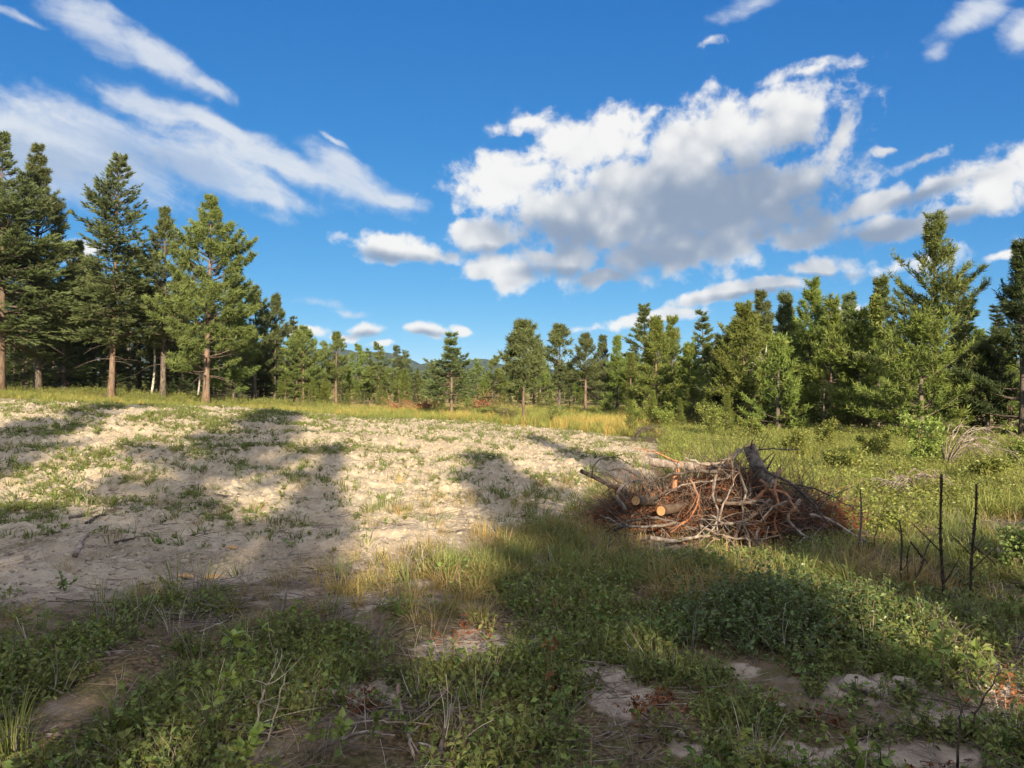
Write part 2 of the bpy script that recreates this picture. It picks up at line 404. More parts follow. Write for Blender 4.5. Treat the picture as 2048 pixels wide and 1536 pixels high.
M['bark_red'] = bark_mat('orange_pine_bark', (0.105, 0.070, 0.050), (0.225, 0.150, 0.105), (0.155, 0.12, 0.098), 9.0)
M['bark_grey'] = bark_mat('grey_brown_bark', (0.07, 0.055, 0.045), (0.20, 0.165, 0.135), None, 12.0)
M['bark_white'] = bark_mat('white_birch_bark', (0.40, 0.38, 0.33), (0.56, 0.54, 0.48), (0.16, 0.14, 0.12), 6.0, 2.5, 0.2)
M['limb'] = bark_mat('limb_bark', (0.07, 0.05, 0.04), (0.17, 0.135, 0.11), None, 14.0)
M['deadwood'] = bark_mat('weathered_grey_branch', (0.13, 0.10, 0.085), (0.34, 0.295, 0.25), (0.20, 0.14, 0.10), 18.0, 0.3)
M['darkwood'] = bark_mat('dark_dead_branch', (0.035, 0.027, 0.022), (0.12, 0.095, 0.08), (0.15, 0.12, 0.10), 18.0, 0.3)
M['redwood'] = bark_mat('bare_reddish_branch', (0.22, 0.09, 0.045), (0.38, 0.19, 0.10), (0.20, 0.13, 0.09), 12.0)
M['lichenwood'] = bark_mat('lichen_spotted_twig', (0.30, 0.25, 0.19), (0.52, 0.46, 0.36), None, 22.0, 0.4, 0.4, (0.60, 0.60, 0.46))
M['stalk'] = bark_mat('black_weed_stalk', (0.028, 0.021, 0.016), (0.11, 0.08, 0.055), None, 40.0, 0.6)
M['stem'] = bark_mat('green_brown_stem', (0.12, 0.09, 0.05), (0.22, 0.17, 0.09), None, 30.0)
def cut_mat():
    m, t, out = mat('sawn_log_end')
    tc = t.node('ShaderNodeTexCoord')
    w = t.node('ShaderNodeTexWave', wave_type='RINGS', rings_direction='Y'); t.l.new(tc.outputs['Object'], w.inputs['Vector'])
    w.inputs['Scale'].default_value = 28.0; w.inputs['Distortion'].default_value = 2.0
    n = t.noise(tc.outputs['Object'], 18.0, 4.0)
    c = t.mix(t.math('MULTIPLY', w.outputs['Fac'], 0.55), (0.50, 0.29, 0.12), (0.34, 0.17, 0.06))
    c = t.mix(t.step(n, 0.5, 0.75), c, (0.52, 0.36, 0.19))
    pb = t.node('ShaderNodeBsdfPrincipled'); t.put(pb.inputs['Base Color'], c); pb.inputs['Roughness'].default_value = 0.8
    t.l.new(pb.outputs[0], out.inputs[0]); return m
M['cut'] = cut_mat()
def soil_mat(name, dark, light, scale=9.0):
    m, t, out = mat(name)
    tc = t.node('ShaderNodeTexCoord'); oi = t.node('ShaderNodeObjectInfo').outputs['Random']
    n = t.noise(tc.outputs['Object'], scale, 5.0, 0.6)
    c = t.mix(t.math('ADD', t.step(n, 0.3, 0.7, 0, 0.75), t.math('MULTIPLY', oi, 0.25)), dark, light)
    pb = t.node('ShaderNodeBsdfPrincipled'); t.put(pb.inputs['Base Color'], c); pb.inputs['Roughness'].default_value = 0.95; pb.inputs['Specular IOR Level'].default_value = 0.1
    bp = t.node('ShaderNodeBump'); bp.inputs['Strength'].default_value = 0.7; bp.inputs['Distance'].default_value = 0.01
    t.put(bp.inputs['Height'], n); t.l.new(bp.outputs[0], pb.inputs['Normal']); t.l.new(pb.outputs[0], out.inputs[0])
    return m
M['clod'] = soil_mat('dry_clay_clod', (0.34, 0.28, 0.20), (0.53, 0.45, 0.335), 8.0)
M['greyclod'] = soil_mat('grey_clay_lump', (0.25, 0.205, 0.165), (0.42, 0.36, 0.30), 8.0)
def ground_mat():
    m, t, out = mat('earth')
    tc = t.node('ShaderNodeTexCoord'); P = tc.outputs['Object']
    veg = t.node('ShaderNodeAttribute', attribute_name='veg').outputs['Fac']
    far = t.node('ShaderNodeAttribute', attribute_name='far').outputs['Fac']
    bare = t.node('ShaderNodeAttribute', attribute_name='bare').outputs['Fac']
    n1 = t.noise(P, 1.3, 5.0, 0.6); n2 = t.noise(P, 7.0, 6.0, 0.62); n3 = t.noise(P, 34.0, 4.0, 0.6)
    sand = t.mix(t.step(n2, 0.3, 0.7), (0.335, 0.275, 0.195), (0.53, 0.45, 0.335))
    sand = t.mix(t.step(n1, 0.42, 0.68, 0, 0.55), sand, (0.38, 0.295, 0.195))
    sand = t.mix(t.step(n3, 0.52, 0.68, 0, 0.55), sand, (0.24, 0.185, 0.125))
    clay = t.mix(t.step(n2, 0.3, 0.7), (0.235, 0.19, 0.15), (0.40, 0.335, 0.27))
    sand = t.mix(bare, sand, clay)
    litter = t.mix(t.step(n3, 0.35, 0.65), (0.045, 0.033, 0.020), (0.17, 0.125, 0.075))
    litter = t.mix(t.step(n2, 0.45, 0.7, 0, 0.7), litter, (0.085, 0.095, 0.030))
    c = t.mix(t.step(t.math('ADD', veg, t.math('ADD', t.math('MULTIPLY', t.math('SUBTRACT', n2, 0.5), 1.1), t.math('MULTIPLY', t.math('SUBTRACT', n3, 0.5), 0.9))), 0.22, 0.74), sand, litter)
    meadow = t.mix(t.step(n2, 0.35, 0.65), (0.22, 0.19, 0.06), (0.40, 0.32, 0.13))
    c = t.mix(far, c, meadow)
    pb = t.node('ShaderNodeBsdfPrincipled'); t.put(pb.inputs['Base Color'], c); pb.inputs['Roughness'].default_value = 0.95; pb.inputs['Specular IOR Level'].default_value = 0.1
    bp = t.node('ShaderNodeBump'); bp.inputs['Strength'].default_value = 0.9; bp.inputs['Distance'].default_value = 0.03
    t.put(bp.inputs['Height'], t.math('ADD', n2, t.math('MULTIPLY', n3, 0.5))); t.l.new(bp.outputs[0], pb.inputs['Normal'])
    t.l.new(pb.outputs[0], out.inputs[0]); return m
M['ground'] = ground_mat()
def hill_mat():
    m, t, out = mat('forested_hillside')
    tc = t.node('ShaderNodeTexCoord'); P = tc.outputs['Object']
    n = t.noise(P, 0.035, 6.0, 0.65); n2 = t.noise(P, 0.004, 4.0)
    c = t.mix(t.step(n, 0.35, 0.65), (0.016, 0.030, 0.022), (0.045, 0.065, 0.040))
    c = t.mix(t.step(n2, 0.70, 0.76), c, (0.20, 0.18, 0.14))
    pb = t.node('ShaderNodeBsdfPrincipled'); t.put(pb.inputs['Base Color'], c); pb.inputs['Roughness'].default_value = 0.95; pb.inputs['Specular IOR Level'].default_value = 0.0
    t.l.new(pb.outputs[0], out.inputs[0]); return m
M['hill'] = hill_mat()

# ------------------------------------------------------------------ ground sheet
def build_ground():
    ang = np.concatenate([np.linspace(-42, 42, 600), np.linspace(42, 318, 92)[1:-1]])
    rad = np.concatenate([[0.05, 0.6, 1.2, 1.7], np.geomspace(2.0, 60.0, 600), np.geomspace(60, 6000, 46)[1:]])
    A, Rd = np.meshgrid(np.radians(ang), rad)
    X = Rd * np.sin(A); Y = Rd * np.cos(A)
    lz = lumps(X, Y) * (1 - sst(Rd, 55, 90)) * np.where(np.abs(((np.degrees(A) + 180) % 360) - 180) > 43, 0.4, 1.0)
    Z = base_z(X, Y)
    rise = np.where(Rd > 60, 0.0, 1.0)
    Z = Z * (1 - sst(Rd, 75, 160)) + lz
    n, k = A.shape
    i = np.arange(n - 1)[:, None] * k; j = np.arange(k)[None]; j2 = (j + 1) % k
    Q = np.stack(np.broadcast_arrays(i + j, i + k + j, i + k + j2, i + j2), -1).reshape(-1, 4)[:, ::-1]
    me = mk('ground', np.stack([X, Y, Z], -1), Q, M['ground'], smooth=True)
    fm = field_mask(X, Y); pm = patch(X, Y)
    weeds = sst(fbm(X * 0.8, Y * 0.8, 4, 51), 0.0, 0.6) * 0.42 + 0.10 * fbm(X * 2.5, Y * 2.5, 3, 54)
    lowveg = 0.55 + 0.35 * fbm(X * 0.9, Y * 0.9, 3, 52)
    veg = fm * weeds + (1 - fm) * np.where(Y < 6.5, 0.80 + 0.3 * fbm(X, Y, 3, 53), lowveg) * (1 - pm)
    veg = np.where(Y > 30, 0.35, veg)
    far = sst(Y, 24, 33) * (1 - fm) * 0.8 + 0.25 * sst(Y, 40, 50)
    for nm, val in (('veg', veg), ('far', np.clip(far, 0, 1)), ('bare', np.clip((1 - fm) + (1 - sst(Y, 7.0, 9.0)) * 0.6, 0, 1) * (Y < 12))):
        a = me.attributes.new(nm, 'FLOAT', 'POINT'); a.data.foreach_set('value', np.asarray(val, np.float32).ravel())
    tag(link('ground', me), 'pale tilled clay soil and rough weedy clearing floor', kind='structure')
build_ground()

def build_hills():
    d0 = 2600.0
    sky = [(-400, 690), (0, 688), (400, 700), (560, 712), (630, 700), (655, 696), (685, 699), (715, 707), (745, 706), (770, 705), (795, 708), (815, 717), (842, 731), (858, 728), (880, 722), (905, 724), (930, 722), (958, 716),
           (980, 719), (1000, 727), (1030, 735), (1100, 742), (1300, 735), (1600, 730), (1900, 722), (2400, 715)]
    sx = np.array([(p - 1024) / F * d0 for p, _ in sky]); sz = np.array([(768 - q) / F * d0 + 1.6 for _, q in sky])
    xs = np.linspace(-2300, 2300, 420); ys = np.linspace(0, 1, 60)
    X, T = np.meshgrid(xs, ys)
    ridge = np.interp(X, sx, sz)
    prof = np.where(T < 0.55, sst(T, 0.0, 0.55), 1 - 0.5 * sst(T, 0.55, 1.0))
    Y = d0 - 700 + T * 1270 + 120 * perlin(X * 0.002, T * 2, 61)
    Z = ridge * prof + prof * (10 * fbm(X * 0.006, Y * 0.006, 4, 62) * (1 - 0.7 * np.exp(-((T - 0.55) / 0.06) ** 2)) + 3.0 * perlin(X * 0.05, Y * 0.05, 63) + 1.8 * np.abs(perlin(X * 0.14, Y * 0.14, 64)))
    Z -= 6 * (1 - sst(T, 0.0, 0.2))
    n, k = X.shape
    i = np.arange(n - 1)[:, None] * k; j = np.arange(k - 1)[None]
    Q = np.stack(np.broadcast_arrays(i + j, i + j + 1, i + k + j + 1, i + k + j), -1).reshape(-1, 4)
    tag(link('hills', mk('hills', np.stack([X, Y, Z], -1), Q, M['hill'], smooth=True)), 'low blue forested hills behind the far trees', kind='structure')
build_hills()

# ------------------------------------------------------------------ trees
def blades(O, D, ln, wd, k, spread, rng, flat=0.0, fwd=0.0, tone=None, fold=False):
    """k narrow needle blades (triangles) at each origin O, fanned about direction D"""
    n = len(O)
    r = unit(rng.normal(size=(n, k, 3)))
    if flat: r[..., 2] *= (1 - flat)
    d = unit(D[:, None] * (1 - spread) + r * spread)
    side = unit(np.cross(d, unit(rng.normal(size=(n, k, 3)) * np.array([1, 1, 1 - 0.5 * flat]) + np.array([0, 0, 0.8 * flat]))))
    L = (ln if np.isscalar(ln) else ln[:, None]) * rng.uniform(0.7, 1.25, (n, k))
    W = (wd if np.isscalar(wd) else wd[:, None]) * rng.uniform(0.8, 1.2, (n, k))
    o = O[:, None] + D[:, None] * (fwd * rng.uniform(0, 1, (n, k, 1)))
    a = o - side * W[..., None] * 0.5; b = o + side * W[..., None] * 0.5; c = o + d * L[..., None]
    V = np.stack([a, b, c], 2).reshape(-1, 3)
    T = np.arange(len(V)).reshape(-1, 3)
    base = rng.uniform(0, 1, (n, k)) if tone is None else tone[:, None] + rng.uniform(-0.25, 0.25, (n, k))
    tn = np.stack([base * 0.8, base * 0.8, base + 0.15], 2).reshape(-1)
    return V, T, np.clip(tn, 0, 1)

KINDS = {
    # up: branch elevation (low, high in the crown), curve: tip bend, twig length share, needle length, width, blades, spread
    'fir':   dict(up=(-0.22, 0.55), curve=(0.10, 0.15), tw=0.34, nl=0.24, nw=0.055, k=7, spread=0.42, flat=0.55, fwd=0.25, prof=0.85, dens=1.0, rise=0.05),
    'spruce': dict(up=(-0.35, 0.45), curve=(0.25, 0.1), tw=0.30, nl=0.20, nw=0.050, k=6, spread=0.40, flat=0.6, fwd=0.2, prof=0.95, dens=1.1, rise=0.0),
    'pond':  dict(up=(-0.15, 0.75), curve=(0.30, 0.25), tw=0.32, nl=0.28, nw=0.050, k=11, spread=0.62, flat=0.0, fwd=0.22, prof=0.70, dens=0.9, rise=0.25),
    'lodge': dict(up=(-0.22, 0.80), curve=(0.22, 0.30), tw=0.36, nl=0.17, nw=0.038, k=10, spread=0.50, flat=0.0, fwd=0.30, prof=0.95, dens=1.5, rise=0.38),
}
def conifer(kind, H, R_, cb, seed, nbr=None, prof=None, bare=0.0, top=1.0, gaps=0.25, trunk_r=None, fine=1.0, lean=0.0, dead=6, tpb=1.0, offs=(0, 0)):
    """one conifer standing at its own origin: trunk, limbs and crown as (V, faces, tone)"""
    K = KINDS[kind]; rng = np.random.default_rng(seed)
    tr = trunk_r or 0.013 * H + 0.03
    # trunk
    n = 14; t = np.linspace(0, 1, n)
    ph = rng.uniform(0, 6.28, 2)
    tx = lean * H * t + 0.006 * H * np.sin(t * 5 + ph[0]) * t; ty = 0.006 * H * np.sin(t * 4 + ph[1]) * t
    TP = np.stack([tx, ty, t * H * 0.995 - 0.15 * (t == 0)], -1)
    TR = tr * (1 - t) ** 0.85 * (1 + 0.55 * np.exp(-t * H / 0.35)) + 0.006
    trunk = tubes(TP[None], TR[None], 9)
    # branches
    nbr = nbr or int(H * 16 * K['dens'])
    h = np.sort(cb + (1 - cb) * rng.uniform(0, 1, nbr) ** 0.92)
    q = (h - cb) / (1 - cb)
    h = np.where(rng.uniform(size=nbr) < 0.55, cb + (1 - cb) * (np.round(q * H * (1 - cb) / 0.42) + rng.normal(0, 0.09, nbr)) / (H * (1 - cb) / 0.42), h)
    h = np.clip(h, cb, 0.992); q = (h - cb) / (1 - cb)
    az = rng.uniform(0, 2 * np.pi, nbr)
    pf = (prof or K['prof'])
    shape = (1 - q) ** pf * np.minimum(1, (0.55 if kind == 'pond' else 0.85) + 2.6 * q) * (1 - 0.5 * sst(q, 0.6, 0.97))
    wob = 1 + 0.22 * np.sin(az * 2 + 5 * q + ph[0]) + 0.18 * np.sin(az * 3 - 9 * q + ph[1])
    L = np.maximum(R_ * shape * wob * rng.uniform(0.62, 1.12, nbr), 0.12 + 0.005 * H)
    gap = perlin(az * 1.1 + seed, h * H * 0.55, seed)
    keep = (gap > -0.62 + gaps) | (q > 0.85)
    h, q, az, L = h[keep], q[keep], az[keep], L[keep]; nb = len(h)
    up = K['up'][0] + (K['up'][1] - K['up'][0]) * q ** 0.8 + rng.normal(0, 0.12, nb)
    s = np.linspace(0, 1, 5)
    dh = np.stack([np.cos(az), np.sin(az)], -1)
    sway = rng.normal(0, 0.13, nb)
    rad = L[:, None] * s * (1 - 0.1 * s)
    zz = L[:, None] * (up[:, None] * s + (K['curve'][0] + (K['curve'][1] - K['curve'][0]) * q)[:, None] * s ** 2)
    lat = L[:, None] * sway[:, None] * s ** 2
    cx = np.interp(h, t, tx); cy = np.interp(h, t, ty)
    BP = np.stack([cx[:, None] + dh[:, None, 0] * rad - dh[:, None, 1] * lat, cy[:, None] + dh[:, None, 1] * rad + dh[:, None, 0] * lat, h[:, None] * H + zz], -1)
    BR = (0.010 + 0.013 * L)[:, None] * (1 - 0.85 * s) * (0.6 + 0.4 * H / 15)
    limbs = [tubes(BP, BR, 4, False)]
    # bare dead lower branches
    if dead:
        hd = rng.uniform(min(max(0.12, cb * 0.35), cb), cb + 0.06, dead); ad = rng.uniform(0, 6.28, dead); Ld = R_ * rng.uniform(0.25, 0.7, dead)
        DP = np.stack([np.interp(hd, t, tx)[:, None] + np.cos(ad)[:, None] * Ld[:, None] * s, np.sin(ad)[:, None] * Ld[:, None] * s,
                       hd[:, None] * H + Ld[:, None] * (0.1 * s - rng.uniform(0.1, 0.5, dead)[:, None] * s ** 2)], -1)
        limbs.append(tubes(DP, (0.012 + 0.008 * Ld)[:, None] * (1 - 0.8 * s), 4, False))
    # twigs: along each branch, both sides
    per = np.maximum(3, (8 + 6.5 * L) * tpb * fine).astype(int)
    bi = np.repeat(np.arange(nb), per); m = len(bi)
    lo = 0.16 + 0.30 * (kind in ('pond',)) + bare
    u = lo + (1 - lo) * rng.uniform(0, 1, m) ** 0.75
    u[np.cumsum(per) - 1] = 1.0
    f = u * 4; i0 = np.minimum(f.astype(int), 3); fr = (f - i0)[:, None]
    O = BP[bi, i0] * (1 - fr) + BP[bi, i0 + 1] * fr
    ax = unit(BP[bi, i0 + 1] - BP[bi, i0])
    latv = unit(np.cross(ax, np.array([0, 0, 1.0])))
    sg = rng.choice([-1, 1], m)[:, None]
    ang = rng.uniform(0.35, 1.15, m)[:, None] * (u < 0.999)[:, None]
    td = unit(ax * np.cos(ang) + latv * sg * np.sin(ang) + np.array([0, 0, 1.0]) * (K['rise'] + rng.normal(0, 0.16, m))[:, None])
    tl = (K['tw'] * L[bi] * (1.0 - 0.62 * u) * rng.uniform(0.5, 1.2, m) + 0.05) * (u < 0.999)
    sc = (0.75 + 0.25 * np.minimum(1, H / 10)) / fine ** 0.45
    crown = []
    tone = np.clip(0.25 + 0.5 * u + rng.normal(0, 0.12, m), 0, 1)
    nseg = np.maximum(1, np.round(tl / (0.20 if kind != 'pond' else 0.26) * fine)).astype(int)
    ti = np.repeat(np.arange(m), nseg); w = rng.uniform(0, 1, len(ti)) * 0.9 + 0.1
    CO = O[ti] + td[ti] * (tl[ti] * w)[:, None]
    cd = unit(td[ti] + np.array([0, 0, 1.0]) * (K['rise'] * 0.5))
    keepc = CO[:, 2] > 0.05
    CO, cd, tt = CO[keepc], cd[keepc], tone[ti][keepc] * (0.6 + 0.4 * w[keepc])
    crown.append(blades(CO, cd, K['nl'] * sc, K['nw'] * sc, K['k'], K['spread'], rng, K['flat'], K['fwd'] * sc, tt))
    # leader
    ntop = 10
    LP = np.stack([np.full(ntop, tx[-1]), np.full(ntop, ty[-1]), H * np.linspace(0.93, 1.005, ntop)], -1)
    crown.append(blades(LP, np.tile([[0, 0, 1.0]], (ntop, 1)), K['nl'] * sc * 0.8, K['nw'] * sc, K['k'], 0.42, rng, 0, 0.1, np.full(ntop, 0.7)))
    return trunk, limbs, crown

def simple(V3, name, m, smooth=False, tone=None):
    lst = V3 if isinstance(V3, list) else [V3]
    V, Fc, T = join([(a[0], [x for x in a[1:] if isinstance(x, np.ndarray) and x.ndim == 2 and x.shape[1] in (3, 4)], 0.5 if (len(a) < 3 or a[-1].ndim != 1) else a[-1]) for a in lst])
    return mk(name, V, Fc, m, tone=T, smooth=smooth)
def crown_mesh(parts, m):
    V, Fc, T = join([(a, [b], c) for a, b, c in parts])
    return mk('crown', V, Fc, m, tone=T)
def tree_meshes(kind, leaf, bark, **kw):
    tk, lb, cr = conifer(kind, **kw)
    V = [tk[0]]; Fs = [tk[1]]; mi = [np.zeros(len(tk[1]), int)]; off = len(tk[0])
    for v, q, _ in lb:
        V.append(v); Fs.append(q + off); mi.append(np.ones(len(q), int)); off += len(v)
    Fs.append(tk[2]); mi.append(np.zeros(len(tk[2]), int))
    return (('trunk', mk('trunk', np.concatenate(V), Fs, [M[bark], M['limb']], mi=np.concatenate(mi), smooth=True)), ('crown', crown_mesh(cr, M[leaf])))
NTREE = 0
def put_tree(meshes, name, loc, label, group=None, rz=0.0, scl=1.0, cat='tree', sz=1.0):
    r = empty(name, loc, rz, 1.0); r.scale = (scl, scl, scl * sz)
    tag(r, label, cat, group)
    for nm, me in meshes: link(nm, me, r)
    return r

def broad(H, R_, cb, seed, nbr=60, leafs=5000, lw=0.09, trunk_r=0.06, stems=1, leader=True, up=(0.6, 1.2)):
    """leafy broad-leaved tree or shrub: stems, limbs, individual leaves"""
    rng = np.random.default_rng(seed)
    s = np.linspace(0, 1, 7)
    ST, SR = [], []
    for k in range(stems):
        a = rng.uniform(0, 6.28); sp = (0.05 if stems == 1 else rng.uniform(0.15, 0.75)) * R_
        ST.append(np.stack([np.cos(a) * sp * s ** 1.2 + 0.03 * H * np.sin(s * 5 + a) * s, np.sin(a) * sp * s ** 1.2 + 0.03 * H * np.cos(s * 4 + a) * s, s * H * (0.97 if stems == 1 else rng.uniform(0.55, 0.95)) - 0.1 * (s == 0)], -1))
        SR.append(trunk_r * (1 - 0.9 * s) * (0.7 + 0.3 / stems))
    ST = np.array(ST); SR = np.array(SR)
    nb = nbr; si = rng.integers(0, stems, nb); q = rng.uniform(0, 1, nb) ** 0.8
    h = cb + (1 - cb) * q; f = h * 6 * 0.999; i0 = f.astype(int); fr = (f - i0)[:, None]
    O = ST[si, i0] * (1 - fr) + ST[si, i0 + 1] * fr
    az = rng.uniform(0, 6.28, nb); L = R_ * rng.uniform(0.5, 1.1, nb) * np.minimum(1, 0.5 + 2 * q) * (1 - 0.75 * q ** 2.2) / (1 if stems == 1 else 1.7)
    e = up[0] + (up[1] - up[0]) * q + rng.normal(0, 0.2, nb)
    d = np.stack([np.cos(az) * np.cos(e), np.sin(az) * np.cos(e), np.sin(e)], -1)
    t5 = np.linspace(0, 1, 5)
    BP = O[:, None] + d[:, None] * (L[:, None] * t5)[..., None] + rng.normal(0, 0.05, (nb, 1, 3)) * L[:, None, None] * (t5 ** 2)[None, :, None]
    BP[..., 2] -= 0.12 * L[:, None] * t5 ** 2
    limbs = tubes(BP, (0.004 + trunk_r * 0.25 * L / R_)[:, None] * (1 - 0.8 * t5), 4, False)
    bi = rng.integers(0, nb, leafs); u = 0.15 + 0.85 * rng.uniform(0, 1, leafs) ** 0.7
    f = u * 4 * 0.999; i0 = f.astype(int); fr = (f - i0)[:, None]
    C = BP[bi, i0] * (1 - fr) + BP[bi, i0 + 1] * fr + unit(rng.normal(size=(leafs, 3))) * (0.06 + 0.16 * L[bi])[:, None] * rng.uniform(0, 1, (leafs, 1)) ** 0.7
    V, Q, T = leaves_at(C, lw, rng)
    return tubes(ST, SR, 7), limbs, (V, Q, T)
def leaves_at(C, lw, rng, updir=0.4, D=None):
    """one folded diamond leaf (two triangles as a bent quad) at each point"""
    n = len(C)
    d = unit(rng.normal(size=(n, 3)) * np.array([1, 1, 0.6]) + np.array([0, 0, 0.1])) if D is None else unit(D + 0.5 * rng.normal(size=(n, 3)))
    nr = unit(rng.normal(size=(n, 3)) * 0.8 + np.array([0, 0, updir * 2]))
    sd = unit(np.cross(d, nr)); nn = np.cross(sd, d)
    L = lw * rng.uniform(0.7, 1.35, (n, 1)); W = L * rng.uniform(0.48, 0.68, (n, 1))
    a = C; b = C + d * L * 0.5 + sd * W * 0.5 + nn * L * 0.10; c = C + d * L - nn * L * 0.08; e = C + d * L * 0.5 - sd * W * 0.5 + nn * L * 0.10
    V = np.stack([a, b, c, e], 1).reshape(-1, 3); i = np.arange(n)[:, None] * 4
    T = np.concatenate([i + np.array([[0, 1, 2]]), i + np.array([[0, 2, 3]])], 1).reshape(-1, 3)
    tn = rng.uniform(0, 1, n)
    return V, T, np.repeat(tn, 4)
def broad_meshes(leaf, bark, limbm=None, **kw):
    tk, lb, (V, T, tn) = broad(**kw)
    nm = 'trunk' if kw.get('stems', 1) == 1 else 'stems'
    wood = mk(nm, np.concatenate([tk[0], lb[0]]), [tk[1], lb[1] + len(tk[0]), tk[2]], [M[bark], M[limbm or bark]], mi=np.repeat([0, 1, 0], [len(tk[1]), len(lb[1]), len(tk[2])]), smooth=True)
    return ((nm, wood), ('crown', mk('crown', V, T, M[leaf], tone=tn)))

def tall(px, Y, top):
    x, y = atY(px, Y); z = float(base_z(np.array([x]), np.array([y]))[0])
    return x, y, z, (768 - top) / F * Y + 1.6 - z
SEED = 100
def tree(px, Y, top, kind, leaf, label, width=None, cb=0.25, bark='bark_grey', name=None, group=None, **kw):
    """a tree of its own: foot at depth Y under column px, its tip seen at row top, crown width in pixels"""
    global SEED
    SEED += 1
    x, y, z, H = tall(px, Y, top)
    R_ = ((1.40 if px < 1000 else 1.42) * width / F * Y / 2 if width else 0.2 * H)
    if px > 1250: kw['tpb'] = 1.3 * kw.get('tpb', 1.0)
    ms = tree_meshes(kind, leaf, bark, H=H, R_=R_, cb=cb, seed=SEED, **kw)
    nm = name or {'fir': 'fir_tree', 'spruce': 'fir_tree', 'pond': 'pine_tree', 'lodge': 'pine_tree'}[kind]
    return put_tree(ms, nm, (x, y, z), label, group, rz=0.0)

# --- the tall stand at the west side of the clearing
tree(2, 52, 272, 'fir', 'fir', 'tall fir at the picture edge with bare drooping branches low on its trunk', 235, 0.22, 'bark_red', lean=0.012, dead=14, fine=1.0, gaps=0.2)
tree(76, 57, 296, 'pond', 'fir', 'tall dark pine with a rounded tip close behind the edge fir', 170, 0.2, 'bark_grey', gaps=0.22)
tree(222, 54, 314, 'fir', 'fir', 'tallest ragged fir standing alone on a bare brown leaning trunk', 155, 0.23, 'bark_red', lean=0.038, dead=14, gaps=0.2, prof=0.62, trunk_r=0.21, bare=0.05)
tree(326, 57, 422, 'pond', 'fir', 'narrow dark pine between the ragged tall fir and the red trunked pine', 125, 0.25, 'bark_grey', lean=0.01, gaps=0.3)
tree(412, 52, 402, 'pond', 'pine', 'full green pine on a thick reddish orange trunk at the field edge', 170, 0.14, 'bark_red', lean=0.022, dead=8, trunk_r=0.23, prof=0.62, gaps=0.1, tpb=1.25)
tree(160, 64, 490, 'pond', 'pine', 'slim pine tip rising in the gap west of the ragged tall fir', 90, 0.25)
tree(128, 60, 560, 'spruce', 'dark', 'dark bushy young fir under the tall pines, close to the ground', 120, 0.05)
tree(186, 66, 520, 'fir', 'pine', 'olive green fir half hidden behind the ragged tall fir', 105, 0.2)
tree(510, 62, 578, 'pond', 'fir', 'grey green pine just behind the red trunked pine on its east side', 80, 0.25)
tree(553, 66, 596, 'pond', 'fir', 'club shaped dark pine with a round top east of the red trunked pine', 75, 0.2)
tree(588, 74, 636, 'fir', 'fir', 'thin pointed fir tip between the club shaped pine and the leaning pine', 52, 0.15)
tree(606, 62, 660, 'pond', 'pine', 'broad short pine on a visible brown trunk at the east end of the dark stand', 92, 0.28, 'bark_red', lean=0.01)
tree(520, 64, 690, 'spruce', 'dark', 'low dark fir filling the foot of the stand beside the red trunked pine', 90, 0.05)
tree(468, 57, 640, 'pond', 'pine', 'low spreading pine with bright drooping boughs beside the reddish trunk', 120, 0.12)
# --- the open middle of the far edge
tree(672, 66, 670, 'pond', 'pine', 'pale pointed pine standing first in the open part, pale slim trunk', 66, 0.26, 'bark_red')
tree(716, 74, 694, 'pond', 'pine', 'rounded young pine in front of the highest far hill', 56, 0.2)
tree(757, 64, 690, 'fir', 'pine', 'spindly pine with a tan pole trunk in the middle of the meadow edge', 52, 0.32, 'bark_red', trunk_r=0.10)
tree(737, 86, 702, 'fir', 'fir', 'small grey fir tip just west of the spindly pole trunk pine', 34, 0.15)
tree(794, 78, 695, 'fir', 'fir', 'grey green fir with a spire top in the middle distance', 44, 0.15)
tree(812, 84, 703, 'fir', 'fir', 'second slightly lower grey spire just east of the spire topped fir', 40, 0.15)
tree(866, 96, 724, 'fir', 'fir', 'small distant fir tip west of the lone pole trunk fir', 32, 0.15)
fir_o = tree(903, 41, 671, 'spruce', 'fir', 'lone fir with drooping tiers of boughs on a bare pale pole trunk', 112, 0.20, 'bark_red', dead=3, trunk_r=0.075, nbr=170, gaps=0.15, prof=1.4, tpb=1.2)
tree(1047, 33, 651, 'pond', 'fir', 'slim oval pine with a long bare trunk at the edge of the tilled soil', 66, 0.33, 'bark_red', trunk_r=0.06, nbr=120, prof=0.5, gaps=0.12, dead=5)
tree(1119, 44, 660, 'pond', 'fir', 'dense dark green pine east of the slim oval pine', 70, 0.30, 'bark_grey', prof=0.55, gaps=0.12)
tree(1171, 42, 678, 'lodge', 'fir', 'pine with upturned tips and a pale straight trunk behind yellow grass', 62, 0.36, 'bark_red', prof=0.6)
tree(1206, 48, 679, 'lodge', 'fir', 'thin pine tip between two others behind the yellow grass', 46, 0.2)
tree(1234, 46, 684, 'lodge', 'lodge', 'slim yellow green pine east of the thin pine tip', 52, 0.1)
tree(1214, 38, 806, 'lodge', 'lodge', 'knee high bright green pine sapling behind the yellow grass', 34, 0.08, name='pine_sapling', dead=0)
tree(1190, 62, 764, 'pond', 'pine', 'low rounded pine deep behind the yellow grass', 60, 0.1)
tree(992, 66, 716, 'pond', 'pine', 'middling pine just east of the lone pole trunk fir', 50, 0.15)
tree(955, 78, 722, 'fir', 'pine', 'small fir in front of the eastern far hill', 38, 0.15)
tree(1080, 60, 700, 'lodge', 'lodge', 'yellow green pine in the gap beside the slim oval pine', 56, 0.1)
tree(265 + 385, 60, 770, 'lodge', 'lodge', 'very small pale pine at the foot of the first open pines', 26, 0.05, name='pine_sapling', dead=0)
